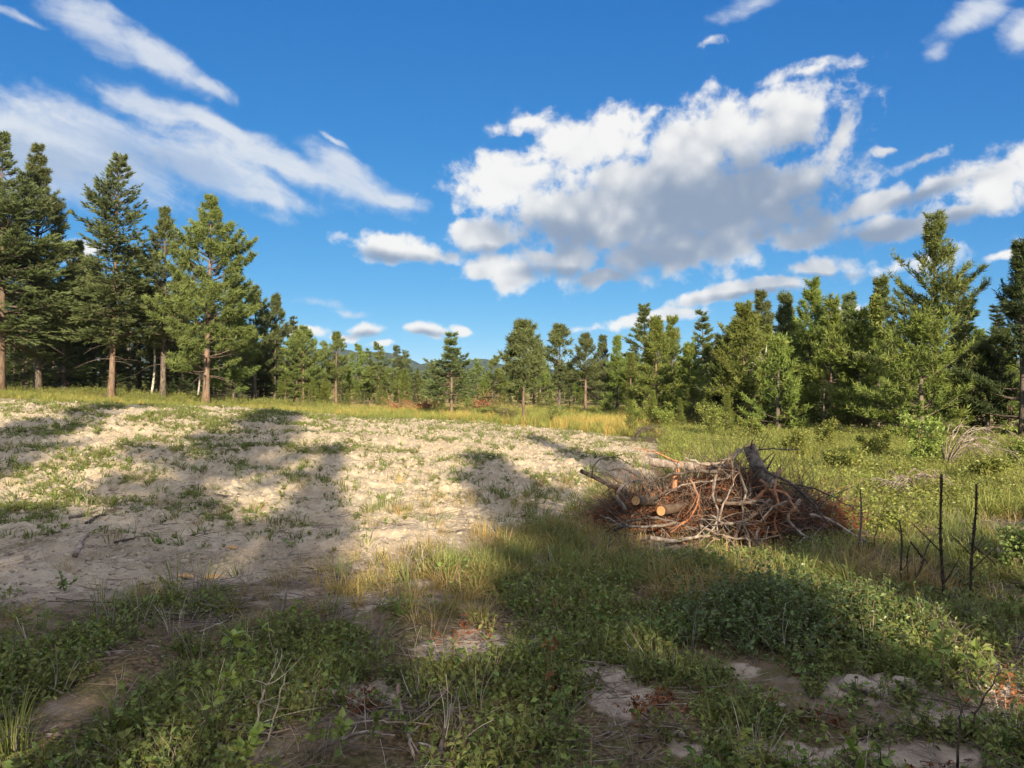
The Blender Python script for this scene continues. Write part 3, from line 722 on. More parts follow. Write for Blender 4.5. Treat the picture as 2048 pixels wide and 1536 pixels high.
# --- the young wood on the east side
tree(1290, 50, 614, 'fir', 'fir', 'dark tall spire standing behind the first young pines of the eastern wood', 80, 0.15)
tree(1312, 33, 650, 'lodge', 'lodge', 'slender young pine with a long thin pale trunk, first of the eastern wood', 74, 0.30, 'bark_red', trunk_r=0.05, gaps=0.3)
tree(1345, 38, 644, 'lodge', 'lodge', 'bright bushy pine just east of the thin pale trunk', 88, 0.08)
tree(1405, 48, 629, 'fir', 'fir', 'blue grey fir spire showing through the gap before the pale leafy crown', 62, 0.15)
tree(1380, 30, 700, 'lodge', 'lodge', 'short dense pine in front of the blue grey spire', 90, 0.04)
tree(1445, 27, 690, 'lodge', 'dark', 'dark low bushy pine behind the first leafy thicket', 82, 0.03)
tree(1487, 26.5, 626, 'lodge', 'lodge', 'tall young pine with a reddish straight trunk before the pale leafy crown', 140, 0.20, 'bark_red', trunk_r=0.075, gaps=0.25, dead=10)
tree(1522, 46, 590, 'pond', 'fir', 'dark rounded pine top rising above the pale leafy crown', 84, 0.2)
tree(1572, 30, 600, 'lodge', 'fir', 'narrow pine leaning on its taller twin topped neighbour', 92, 0.1)
tree(1622, 28, 575, 'lodge', 'lodge', 'high pointed pine in the middle of the eastern wood', 132, 0.08, gaps=0.2, tpb=1.15)
tree(1662, 25, 612, 'lodge', 'lodge', 'pine with dense shoots on a visible straight brown trunk, before the gap', 110, 0.10, 'bark_red', trunk_r=0.06, dead=8)
tree(1556, 24, 690, 'lodge', 'lodge', 'bushy low pine in front of the high pointed pine', 112, 0.02)
tree(1718, 24.5, 640, 'lodge', 'lodge', 'yellowish pine with bare lower trunk beside the tall candelabra pine', 100, 0.18, 'bark_red', trunk_r=0.05, dead=10, gaps=0.3)
tree(1700, 33, 600, 'lodge', 'fir', 'grey green pine behind the yellowish pine in the gap', 90, 0.1)
tree(1762, 32, 568, 'lodge', 'pine', 'soft pale pointed crown west of the tall candelabra pine', 86, 0.1)
tree(1870, 22, 446, 'lodge', 'pine', 'tallest eastern pine with candelabra arms turned up at its top', 176, 0.12, 'bark_red', prof=0.72, gaps=0.42, trunk_r=0.11, dead=6, fine=1.35, tpb=0.8)
tree(1842, 20.0, 640, 'lodge', 'lodge', 'bright yellow green bushy pine in front of the candelabra pine', 190, 0.02, fine=1.35, gaps=0.22, tpb=0.8, prof=0.7)
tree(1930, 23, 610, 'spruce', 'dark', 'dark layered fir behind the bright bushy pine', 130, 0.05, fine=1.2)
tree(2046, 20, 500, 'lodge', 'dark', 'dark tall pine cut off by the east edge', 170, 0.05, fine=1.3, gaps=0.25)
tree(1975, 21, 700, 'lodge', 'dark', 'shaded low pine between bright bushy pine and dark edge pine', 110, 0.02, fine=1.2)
# pale leafy trees in the eastern wood
for px, Y, top, w, lab in ((1468, 42, 648, 105, 'pale leafy broad tree with a rounded crown behind the eastern pines'), (1535, 40, 652, 70, 'slimmer pale leafy tree with bare white stems next to the rounded one'), (1755, 30, 590, 60, 'thin light green leafy top behind the bushy pines, west of the candelabra pine')):
    x, y, z, H = tall(px, Y, top)
    SEED += 1
    put_tree(broad_meshes('aspen', 'bark_white', H=H, R_=w / F * Y / 2, cb=0.35, seed=SEED, nbr=90, leafs=9000, lw=0.16, trunk_r=0.07), 'birch_tree', (x, y, z), lab)
# white bare birch stems among the tall stand
def birch_pole(px, Y, top, label, lean, r=0.07):
    global SEED
    SEED += 1
    x, y, z, H = tall(px, Y, top); rng = np.random.default_rng(SEED)
    s = np.linspace(0, 1, 9)
    P = np.stack([lean * H * s + 0.02 * H * np.sin(s * 5), 0.02 * H * np.sin(s * 3), s * H], -1)
    n = 9; h = rng.uniform(0.45, 0.98, n); a = rng.uniform(0, 6.28, n); L = rng.uniform(0.5, 1.4, n); t5 = np.linspace(0, 1, 5)
    O = np.stack([np.interp(h, s, P[:, 0]), np.interp(h, s, P[:, 1]), h * H], -1)
    BP = O[:, None] + np.stack([np.cos(a), np.sin(a), np.full(n, 0.7)], -1)[:, None] * (L[:, None] * t5)[..., None]
    C = (BP[:, 2:] + 0).reshape(-1, 3); C = np.repeat(C, 22, 0) + rng.normal(0, 0.28, (len(C) * 22, 3))
    V, T, tn = leaves_at(C, 0.14, rng)
    put_tree((('trunk', simple([tubes(P[None], (r * (1 - 0.75 * s))[None], 8), tubes(BP, 0.015 * (1 - 0.8 * t5)[None] + 0 * L[:, None], 4, False)], 'trunk', M['bark_white'], True)),
              ('crown', mk('crown', V, T, M['aspen'], tone=tn))), 'birch_tree', (x, y, z), label)
birch_pole(303, 60, 590, 'white birch stem standing in the dark between the two tall firs', 0.012, 0.10)
birch_pole(395, 61, 660, 'thin white birch stem close beside the thick reddish trunk', 0.03, 0.08)
birch_pole(404, 58, 690, 'white leaning birch pole touching the reddish trunk', 0.04, 0.07)
birch_pole(1527, 36, 690, 'slanting white birch pole among the eastern pines', 0.06, 0.05)

# --- the ranks behind: a dozen shared trees, set out singly
VAR = []
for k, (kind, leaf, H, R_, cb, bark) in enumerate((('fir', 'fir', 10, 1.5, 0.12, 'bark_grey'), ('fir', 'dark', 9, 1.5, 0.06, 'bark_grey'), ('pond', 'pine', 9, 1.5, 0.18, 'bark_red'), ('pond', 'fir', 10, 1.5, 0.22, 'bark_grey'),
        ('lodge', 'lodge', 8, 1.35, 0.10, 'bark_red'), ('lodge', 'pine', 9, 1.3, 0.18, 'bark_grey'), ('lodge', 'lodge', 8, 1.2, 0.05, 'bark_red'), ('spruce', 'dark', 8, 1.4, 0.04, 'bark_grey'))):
    VAR.append((tree_meshes(kind, leaf, bark, H=H, R_=R_, cb=cb, seed=900 + k, fine=0.85), H))
rng = np.random.default_rng(5)
WIDE = {'w': 1.3, 'm': 1.65, 'e': 1.4}
LAB = {'w': '%s in the shaded rear ranks of the tall western stand', 'm': '%s in the wooded middle distance below the hills', 'e': '%s in the rear ranks of the young eastern wood'}
VN = ['grey green fir', 'dark full fir', 'bare trunked olive pine', 'bare trunked grey green pine', 'yellow green young pine', 'slim olive pine', 'bushy yellow green pine', 'dark low spreading fir']
GRP = {'w': 'rear trees of the western stand', 'm': 'trees in the wooded middle distance', 'e': 'rear trees of the eastern wood'}
def rank(zone, n, px0, px1, Y0, Y1, t0, t1, kinds):
    for i in range(n):
        px = px0 + (px1 - px0) * (i + rng.uniform(0.1, 0.9)) / n; Y = rng.uniform(Y0, Y1)
        x, y, z, H = tall(px, Y, np.interp(px, t0, t1) + rng.uniform(-6, 26))
        vk = rng.choice(kinds); ms, h0 = VAR[vk]
        put_tree(ms, 'conifer_tree', (x, y, z - 0.05), LAB[zone] % VN[vk], GRP[zone], rz=rng.uniform(0, 6.28), scl=H / h0 * WIDE[zone], sz=1 / WIDE[zone])
rank('w', 16, -60, 560, 62, 72, [-60, 130, 330, 560], [500, 560, 560, 650], [1, 0, 3, 7])
rank('w', 22, -60, 640, 60, 68, [-60, 330, 640], [650, 660, 720], [1, 7, 7, 0])
rank('w', 18, -80, 640, 75, 95, [-80, 300, 640], [580, 580, 690], [0, 1, 3])
rank('m', 32, 560, 1260, 60, 72, [560, 650, 800, 900, 1000, 1260], [705, 728, 742, 758, 745, 715], [4, 5, 7, 6, 2])
rank('m', 26, 600, 1260, 80, 100, [600, 700, 850, 1000, 1260], [718, 730, 744, 744, 712], [0, 2, 5, 4])
rank('m', 30, 600, 1300, 110, 150, [600, 850, 1000, 1300], [726, 742, 742, 714], [0, 1, 2, 5])
rank('m', 34, 560, 1290, 64, 78, [560, 800, 900, 1290], [772, 775, 780, 760], [6, 7, 1, 4])
rank('m', 24, 600, 1260, 54, 60, [600, 800, 900, 1260], [762, 770, 778, 752], [6, 4, 7, 6])
rank('e', 12, 1250, 1760, 23.5, 27, [1250, 1500, 1760], [790, 760, 740], [6, 4])
rank('e', 7, 2110, 2650, 20, 34, [2110, 2650], [640, 600], [4, 5, 6, 7])
rank('w', 6, -500, -90, 56, 70, [-500, -90], [480, 480], [0, 1])
rank('e', 22, 1240, 1800, 36, 48, [1240, 1400, 1600, 1800], [690, 690, 660, 640], [4, 5, 6, 2])
rank('e', 20, 1240, 1800, 31, 36, [1240, 1500, 1800], [770, 740, 700], [4, 6, 7])
rank('e', 16, 1260, 2090, 27, 31, [1260, 1500, 1800, 2090], [780, 740, 690, 640], [4, 6, 4, 5])
rank('e', 12, 1300, 2100, 50, 75, [1300, 1700, 2100], [675, 650, 610], [0, 1, 5])
rank('e', 10, 1400, 2120, 22.5, 26, [1400, 1720, 2120], [800, 740, 700], [4, 6, 7])

# --- trees behind the viewpoint, whose long evening shadows lie over the clearing
def shade_tree(tx, ty, H, v, label, wide=1.0):
    """placed so that the tip of its shadow falls at (tx, ty)"""
    dirx, diry = -SUN_DIR.x, -SUN_DIR.y; nrm = math.hypot(dirx, diry)
    zt = g1(tx, ty); L = (H - zt) / math.tan(SUN_EL)
    x = tx - dirx / nrm * L; y = ty - diry / nrm * L
    ms, h0 = VAR[v]
    r = put_tree(ms, 'conifer_tree', (x, y, 0), label, 'trees behind the viewpoint', rz=rng.uniform(0, 6.28)); s = H / h0
    r.scale = (s * wide, s * wide, s)
    return x, y
SH = [(-11.0, 23.5, 13.0, 0, 0.9), (-6.9, 23.0, 13.5, 3, 1.1), (0.75, 19.5, 12.2, 2, 0.6), (-13.0, 16.0, 11.0, 1, 0.8), (-8.3, 14.0, 12, 0, 0.75), (-3.4, 14.5, 12, 5, 0.55),
      (-0.5, 12.6, 10.5, 0, 1.0), (-0.7, 15.6, 11.0, 3, 0.8), (0.2, 5.0, 8.5, 5, 0.9), (-0.55, 5.3, 9.0, 7, 1.0), (3.6, 7.1, 9.0, 7, 0.9), (0.9, 8.0, 9.0, 5, 0.7), (2.6, 7.0, 8.5, 7, 0.8), (4.4, 7.0, 9.5, 5, 0.9), (6.3, 8.0, 10, 1, 0.9), (-4.9, 7.4, 9.0, 4, 0.9), (-2.2, 5.4, 8.2, 5, 0.7), (-6.6, 9.0, 9.0, 1, 1.0), (0.3, 5.4, 8.0, 3, 0.8), (-0.9, 4.7, 8.0, 4, 0.8), (1.2, 4.6, 8.4, 5, 0.8)]
for i, (tx, ty, H, v, w) in enumerate(SH):
    shade_tree(tx, ty, H, v, 'conifer behind the viewpoint whose shadow falls on the clearing', w)

# ------------------------------------------------------------------ scattered ground cover (nobody could count it)
def scatter_group(name, protos):
    ng = bpy.data.node_groups.new(name, 'GeometryNodeTree')
    ng.interface.new_socket('Geometry', in_out='INPUT', socket_type='NodeSocketGeometry')
    ng.interface.new_socket('Geometry', in_out='OUTPUT', socket_type='NodeSocketGeometry')
    nd, lk = ng.nodes, ng.links
    gi = nd.new('NodeGroupInput'); go = nd.new('NodeGroupOutput')
    g2i = nd.new('GeometryNodeGeometryToInstance')
    for o in protos:
        oi = nd.new('GeometryNodeObjectInfo'); oi.inputs['Object'].default_value = o; oi.inputs['As Instance'].default_value = False
        lk.new(oi.outputs['Geometry'], g2i.inputs[0])
    iop = nd.new('GeometryNodeInstanceOnPoints'); iop.inputs['Pick Instance'].default_value = True
    def attr(n, kind):
        a = nd.new('GeometryNodeInputNamedAttribute'); a.data_type = kind; a.inputs['Name'].default_value = n
        return a.outputs['Attribute']
    lk.new(gi.outputs[0], iop.inputs['Points']); lk.new(g2i.outputs[0], iop.inputs['Instance'])
    lk.new(attr('idx', 'INT'), iop.inputs['Instance Index'])
    e2r = nd.new('FunctionNodeEulerToRotation'); lk.new(attr('rot', 'FLOAT_VECTOR'), e2r.inputs[0]); lk.new(e2r.outputs[0], iop.inputs['Rotation'])
    lk.new(attr('scl', 'FLOAT'), iop.inputs['Scale'])
    lk.new(iop.outputs[0], go.inputs[0])
    return ng
def scatter(name, label, protos, pts, scl, tilt=0.15, seed=0):
    rng = np.random.default_rng(seed); n = len(pts)
    me = bpy.data.meshes.new(name); me.vertices.add(n); me.vertices.foreach_set('co', np.asarray(pts, np.float32).ravel())
    rot = np.stack([rng.normal(0, tilt, n), rng.normal(0, tilt, n), rng.uniform(0, 6.283, n)], -1).astype(np.float32)
    a = me.attributes.new('rot', 'FLOAT_VECTOR', 'POINT'); a.data.foreach_set('vector', rot.ravel())
    a = me.attributes.new('scl', 'FLOAT', 'POINT'); a.data.foreach_set('value', np.asarray(scl, np.float32))
    a = me.attributes.new('idx', 'INT', 'POINT'); a.data.foreach_set('value', rng.integers(0, len(protos), n).astype(np.int32))
    o = link(name, me); tag(o, label, kind='stuff')
    md = o.modifiers.new('scatter', 'NODES'); md.node_group = scatter_group(name, [bpy.data.objects.new(name + '_source', p) for p in protos])
    return o

def grass_proto(seed, n, h, w, spread, bend, m, seedhead=0):
    """a tuft of n bent blades, each a three-segment strip"""
    rng = np.random.default_rng(seed)
    a = rng.uniform(0, 6.28, n); r = spread * np.sqrt(rng.uniform(0, 1, n)); b = bend * rng.uniform(0.2, 1.3, n); H = h * rng.uniform(0.45, 1.15, n)
    s = np.array([0, 0.4, 0.75, 1.0])
    d = np.stack([np.cos(a), np.sin(a)], -1)
    out = r[:, None] + (H * b)[:, None] * s ** 2
    z = H[:, None] * (s - 0.35 * np.minimum(b, 1.2)[:, None] * s ** 2.5)
    C = np.stack([d[:, None, 0] * out, d[:, None, 1] * out, z - 0.02 * (s == 0)], -1)
    sa = a + rng.uniform(0.8, 2.3, n); sv = np.stack([np.cos(sa), np.sin(sa), np.zeros(n)], -1)[:, None] * (w * np.array([1, 0.9, 0.6, 0.08]))[None, :, None] * 0.5
    V = np.stack([C - sv, C + sv], 2).reshape(-1, 3)
    i = np.arange(n)[:, None] * 8 + np.arange(3)[None] * 2
    Q = np.stack([i, i + 1, i + 3, i + 2], -1).reshape(-1, 4)
    tn = np.clip(np.repeat(rng.uniform(0, 1, n), 8) * 0.7 + np.tile(np.repeat(s, 2), n) * 0.35, 0, 1)
    return mk('tuft', V, Q, m, tone=tn)
def sprig_proto(seed, stems, h, lw, per, m, stemm, spread=0.10, updir=0.5):
    """low leafy plant: a few thin stems, leaves along each"""
    rng = np.random.default_rng(seed)
    s = np.linspace(0, 1, 4); a = rng.uniform(0, 6.28, stems); L = h * rng.uniform(0.5, 1.1, stems); o = spread * rng.uniform(0.1, 1, stems)
    P = np.stack([np.cos(a)[:, None] * (o[:, None] * 0.3 + o[:, None] * s), np.sin(a)[:, None] * (o[:, None] * 0.3 + o[:, None] * s), L[:, None] * s - 0.02], -1)
    V1, Q1, _ = tubes(P, np.full((stems, 4), 0.0016) * (1.2 - 0.7 * s), 3, False)
    si = np.repeat(np.arange(stems), per); u = rng.uniform(0.15, 1, len(si)); f = u * 2.999; i0 = f.astype(int); fr = (f - i0)[:, None]
    C = P[si, i0] * (1 - fr) + P[si, i0 + 1] * fr
    V2, T2, t2 = leaves_at(C, lw, rng, updir)
    me = mk('sprig', np.concatenate([V1, V2]), [Q1, T2 + len(V1)], [stemm, m], tone=np.concatenate([np.full(len(V1), .5), t2]), mi=np.concatenate([np.zeros(len(Q1), int), np.ones(len(T2), int)]))
    return me
def clod_proto(seed, m, flatz=0.6):
    import bmesh
    rng = np.random.default_rng(seed); bm = bmesh.new(); bmesh.ops.create_icosphere(bm, subdivisions=2, radius=1.0)
    V = np.array([v.co for v in bm.verts]); T = np.array([[v.index for v in f.verts] for f in bm.faces]); bm.free()
    q = V * 1.3 + rng.uniform(0, 50, 3)
    d = 0.75 + 0.35 * perlin(q[:, 0] + q[:, 2] * .7, q[:, 1] - q[:, 2] * .6, seed) + 0.22 * np.abs(perlin(q[:, 0] * 2.3 + q[:, 2], q[:, 1] * 2.3 + q[:, 2] * 1.3, seed + 1))
    V = V * d[:, None] * rng.uniform(0.75, 1.25, 3) * np.array([1, 1, flatz])
    return mk('clod', V, T, m, smooth=True)
def twig_proto(seed, n, ln, r, m, flat=0.12):
    rng = np.random.default_rng(seed); s = np.linspace(0, 1, 4)
    a = rng.uniform(0, 6.28, n); L = ln * rng.uniform(0.3, 1.2, n); c = rng.normal(0, ln * 0.5, (n, 2)); k = rng.normal(0, 0.3, n)
    P = np.stack([c[:, :1] + np.cos(a)[:, None] * L[:, None] * s - np.sin(a)[:, None] * (k * L)[:, None] * s ** 2, c[:, 1:] + np.sin(a)[:, None] * L[:, None] * s + np.cos(a)[:, None] * (k * L)[:, None] * s ** 2,
                  r + rng.uniform(0, flat, n)[:, None] * L[:, None] * s], -1)
    V, Q, T = tubes(P, np.full((n, 4), r) * (1 - 0.6 * s) * rng.uniform(0.6, 1.4, (n, 1)), 4, False)
    return mk('twigs', V, Q, m)
def points(n, px0, px1, Y0, Y1, dens, seed, lift=0.0, power=1.0):
    """n candidate feet spread evenly over the ground seen between two columns and two depths, thinned by a density map"""
    rng = np.random.default_rng(seed)
    Y = np.sqrt(rng.uniform(Y0 ** 2, Y1 ** 2, n)) if power == 1 else Y0 + (Y1 - Y0) * rng.uniform(0, 1, n)
    X = (rng.uniform(px0, px1, n) - 1024) / F * Y
    k = rng.uniform(0, 1, n) < dens(X, Y)
    X, Y = X[k], Y[k]
    return np.stack([X, Y, gz(X, Y) + lift], -1)
def cl(v): return np.clip(v, 0, 1)

# clods on the tilled soil
CL = [clod_proto(s, M['clod']) for s in range(5)]
P_ = points(150000, -260, 1400, 5.5, 34, lambda x, y: field_mask(x, y) * cl(0.6 + 0.7 * fbm(x * 0.7, y * 0.7, 2, 71)), 1)
r_ = np.random.default_rng(2)
scatter('soil_clods', 'pale broken clods of dry soil over the tilled slope', CL, P_ - [0, 0, 0.01], 0.011 + 0.034 * r_.uniform(0, 1, len(P_)) ** 3.5, 0.5, 3)
CG = [clod_proto(s + 20, M['greyclod']) for s in range(4)]
P_ = points(14200, -700, 2850, 2.6, 8, lambda x, y: cl(patch(x, y) * 0.6 + 0.5 * field_mask(x, y)), 4)
scatter('soil_crumbs', 'grey crumbs of dried clay on the bare patches', CG, P_, 0.005 + 0.028 * r_.uniform(0, 1, len(P_)) ** 3, 0.5, 5)
# leafy low cover in the shade near the viewpoint
SP = [sprig_proto(s, 8, 0.08, 0.015, 9, M['cover'], M['stem'], 0.09) for s in range(3)] + [sprig_proto(s, 7, 0.10, 0.022, 7, M['cover'], M['stem']) for s in range(3)] + [sprig_proto(40 + s, 5, 0.16, 0.030, 8, M['cover'], M['stem'], 0.13) for s in range(3)]
tangle = lambda x, y: 1 - 0.85 * spot(x, y, *flat(840, 1450), 0.42, 0.42)
near = lambda x, y: tangle(x, y) * (1 - patch(x, y)) * (1 - field_mask(x, y)) * cl(0.40 + 1.5 * fbm(x * 1.1, y * 1.1, 4, 81)) * sst(5.9 + 1.4 * sst(x, -1.4, 1) + 0.8 * fbm(x * .5, y * .5, 2, 82) - y + 0.6 * sst(x, 0, 3), 0.0, 1.6)
P_ = points(59664, -700, 2850, 2.2, 9.0, near, 6)
scatter('ground_cover', 'low leafy green ground cover in the shaded foreground', SP, P_, 0.6 + 0.7 * r_.uniform(0, 1, len(P_)), 0.3, 7)
SD = [sprig_proto(60 + s, 9, 0.30, 0.030, 13, M['bluecover'], M['stem'], 0.22, 0.6) for s in range(3)]
x0, y0 = flat(1600, 1260)
P_ = points(10200, 1150, 2850, 3.6, 7.8, lambda x, y: cl(1.3 * spot(x, y, x0, y0, 0.46, 0.40)), 8)
scatter('dense_undergrowth', 'dark glossy knee high leafy undergrowth before the brush pile', SD, P_, 0.6 + 0.6 * r_.uniform(0, 1, len(P_)), 0.25, 9)
# twig litter and rusty scraps
TW = [twig_proto(s, 14, 0.16, 0.0022, M['deadwood']) for s in range(3)] + [twig_proto(9, 10, 0.2, 0.003, M['darkwood'])]
P_ = points(7855, -700, 2850, 2.2, 10.5, lambda x, y: cl(0.75 * (1 - 0.8 * field_mask(x, y)) * (0.5 + 0.6 * fbm(x, y, 3, 91))), 10, 0.01)
scatter('twig_litter', 'thin dead twigs and stalks lying over the bare soil', TW, P_, 0.6 + 0.9 * r_.uniform(0, 1, len(P_)), 0.15, 11)
RL = [sprig_proto(80 + s, 6, 0.07, 0.022, 7, M['rust'], M['stem']) for s in range(2)]
P_ = points(2600, 500, 2100, 2.3, 5.2, lambda x, y: cl(0.9 * (fbm(x * 1.7, y * 1.7, 2, 93) - 0.35)), 12)
scatter('dead_leaves', 'small tufts of rust red dead leaves among the ground cover', RL, P_, 0.6 + 0.7 * r_.uniform(0, 1, len(P_)), 0.3, 13)
# grasses
NG = [grass_proto(90 + s, 12, 0.16, 0.004, 0.05, 0.8, M['grass']) for s in range(3)]
P_ = points(6712, -700, 2850, 2.2, 6.5, lambda x, y: near(x, y) * cl(0.3 + 1.2 * fbm(x * .9 + 5, y * .9, 3, 88)), 28)
scatter('fine_grass', 'fine green grass blades among the foreground ground cover', NG, P_, 0.6 + 0.8 * r_.uniform(0, 1, len(P_)), 0.3, 29)
GG = [grass_proto(s, 30, 0.19, 0.005, 0.06, 0.8, M['grass']) for s in range(4)]
GD = [grass_proto(20 + s, 34, 0.16, 0.004, 0.07, 0.95, M['drygrass']) for s in range(4)]
GT = [grass_proto(30 + s, 22, 0.42, 0.006, 0.06, 0.35, M['gold']) for s in range(3)]
offpile = lambda x, y: 1 - np.exp(-((x - 2.2) / 1.6) ** 4 - ((y - 8.1) / 1.15) ** 4)
mid = lambda x, y: offpile(x, y) * (1 - patch(x, y)) * (1 - 0.93 * field_mask(x, y)) * sst(y, 4.6, 6.2) * sst(13 - y, 0, 3)
P_ = points(23152, -700, 2850, 4.4, 13, lambda x, y: cl(mid(x, y) * (0.30 + 0.8 * fbm(x * .8, y * .8, 3, 95)) * (0.12 + 0.88 * sst(x, -2, 0.3))), 14)
scatter('green_grass', 'thin green grass between the field and the brush pile', GG, P_, 0.6 + 0.8 * r_.uniform(0, 1, len(P_)), 0.2, 15)
P_ = points(18522, -700, 2850, 5.0, 13, lambda x, y: cl(mid(x, y) * (0.55 + 0.9 * fbm(x * .7 + 9, y * .7, 3, 96)) * (1 - 0.75 * sst(x, 2.6, 3.8)) * (0.15 + 0.85 * sst(x, -2.0, -0.2))), 16)
scatter('dry_grass', 'straw coloured dry grass in front of the brush pile', GD, P_, 0.6 + 0.8 * r_.uniform(0, 1, len(P_)), 0.25, 17)
WG = [grass_proto(50 + s, 14, 0.11, 0.009, 0.06, 1.0, M['grass']) for s in range(3)] + [sprig_proto(70 + s, 5, 0.09, 0.038, 5, M['cover'], M['stem'], 0.09, 0.8) for s in range(3)]
P_ = points(130000, -260, 1300, 7.4, 34, lambda x, y: cl(field_mask(x, y) * (0.26 + 0.8 * (fbm(x * 0.8, y * 0.8, 4, 51) - 0.05)) * (0.6 + 0.9 * sst(-x, 2, 7))), 18)
scatter('field_weeds', 'patchy low green weeds sprouting over the tilled soil', WG, P_, 0.35 + 1.1 * r_.uniform(0, 1, len(P_)) ** 2.5, 0.2, 19)
GM0 = [grass_proto(s + 64, 26, 0.22, 0.006, 0.06, 0.7, M['meadow']) for s in range(4)]
# meadow grass beyond the field, green and golden
yel = lambda x, y: cl((1 - field_mask(x, y)) * (0.02 + 0.7 * fbm(x * .22, y * .3, 2, 97)) + 1.2 * spot(x, y, 3.6, 29, 1.7, 4))
P_ = points(36263, -700, 1420, 23, 52, lambda x, y: yel(x, y) * (1 - 0.7 * sst(y, 36, 52)), 20)
scatter('golden_grass', 'tall golden seeding grass along the far edge of the field', GT, P_, 0.6 + 0.7 * r_.uniform(0, 1, len(P_)), 0.15, 21)
P_ = points(27500, -700, 1500, 23, 50, lambda x, y: cl((1 - field_mask(x, y)) * 0.8), 22)
scatter('meadow_grass', 'yellow green meadow grass between the field and the far trees', GM0, P_, 1.0 + 0.9 * r_.uniform(0, 1, len(P_)), 0.2, 23)
# the bright thicket floor on the east side
SB = [sprig_proto(120 + s, 10, 0.26, 0.034, 11, M['shrub'], M['stem'], 0.24) for s in range(4)]
P_ = points(42495, 1330, 2850, 8.0, 24, lambda x, y: cl((1 - field_mask(x, y)) * offpile(x, y) * (0.22 + 1.3 * fbm(x * .5, y * .5, 3, 98)) * sst(x - 2.2 - 0.03 * y, 0, 1.2)), 24)
scatter('low_thicket', 'sunlit yellow green low bushes covering the ground behind the brush pile', SB, P_, 0.6 + 0.8 * r_.uniform(0, 1, len(P_)), 0.25, 25)
GM = [grass_proto(s + 60, 30, 0.21, 0.005, 0.06, 0.8, M['meadow']) for s in range(4)]
P_ = points(39226, 1330, 2850, 9.0, 24, lambda x, y: cl((1 - field_mask(x, y)) * offpile(x, y) * (0.55 + 0.8 * fbm(x * .6 + 4, y * .6, 3, 99))), 26)
scatter('thicket_grass', 'pale sunlit grass between the low eastern bushes', GM, P_, 0.9 + 0.9 * r_.uniform(0, 1, len(P_)), 0.2, 27)

# the far wood beyond the meadow, one mass below the hills
def far_wood():
    r = np.random.default_rng(44); n = 1500; Y = r.uniform(150, 240, n); px = r.uniform(-250, 2300, n); X = (px - 1024) / F * Y
    H = (768 - (744 + r.uniform(-5, 14, n) + 6 * perlin(px * 0.01, Y * 0.05, 5))) / F * Y + 1.7
    scatter('distant_forest', 'far off wood of small conifers closing the valley below the hills', [dict(VAR[k][0])['crown'] for k in (0, 1, 4, 5, 6, 7)], np.stack([X, Y, 0 * X - 0.3], -1), H / 8.7, 0.02, 45)
far_wood()

# brush along the foot of the western stand, and last year's dead stems near the viewpoint
P_ = points(9067, -700, 660, 49.5, 62, lambda x, y: cl(0.35 + 0.9 * fbm(x * .3, y * .3, 3, 101)), 46)
scatter('forest_undergrowth', 'low brush and weeds along the shaded foot of the western stand', SB + SD[:1], P_, 0.8 + 1.6 * r_.uniform(0, 1, len(P_)) ** 2, 0.25, 47)
def stem_proto(seed):
    rng = np.random.default_rng(seed); n = 5; s = np.linspace(0, 1, 5); a = rng.uniform(0, 6.28, n); L = rng.uniform(0.10, 0.26, n); b = rng.uniform(0.05, 0.6, n)
    P = np.stack([np.cos(a)[:, None] * (0.03 + (L * b)[:, None] * s ** 1.6), np.sin(a)[:, None] * (0.03 + (L * b)[:, None] * s ** 1.6), L[:, None] * s * (1 - 0.3 * b[:, None] * s)], -1)
    V, Q, T = tubes(P, np.full((n, 5), 0.0016) * (1.2 - 0.6 * s), 3, False)
    return mk('stems', V, Q, M['lichenwood' if seed % 2 else 'deadwood'])
P_ = points(2237, -700, 2850, 2.3, 9.5, lambda x, y: cl((1 - 0.7 * field_mask(x, y)) * (0.35 + 0.9 * fbm(x * 1.3 + 3, y * 1.3, 3, 103))), 48)
scatter('dead_stems', 'thin dead upright stems standing among the low plants', [stem_proto(k) for k in range(5)], P_, 0.6 + 0.7 * r_.uniform(0, 1, len(P_)), 0.3, 49)

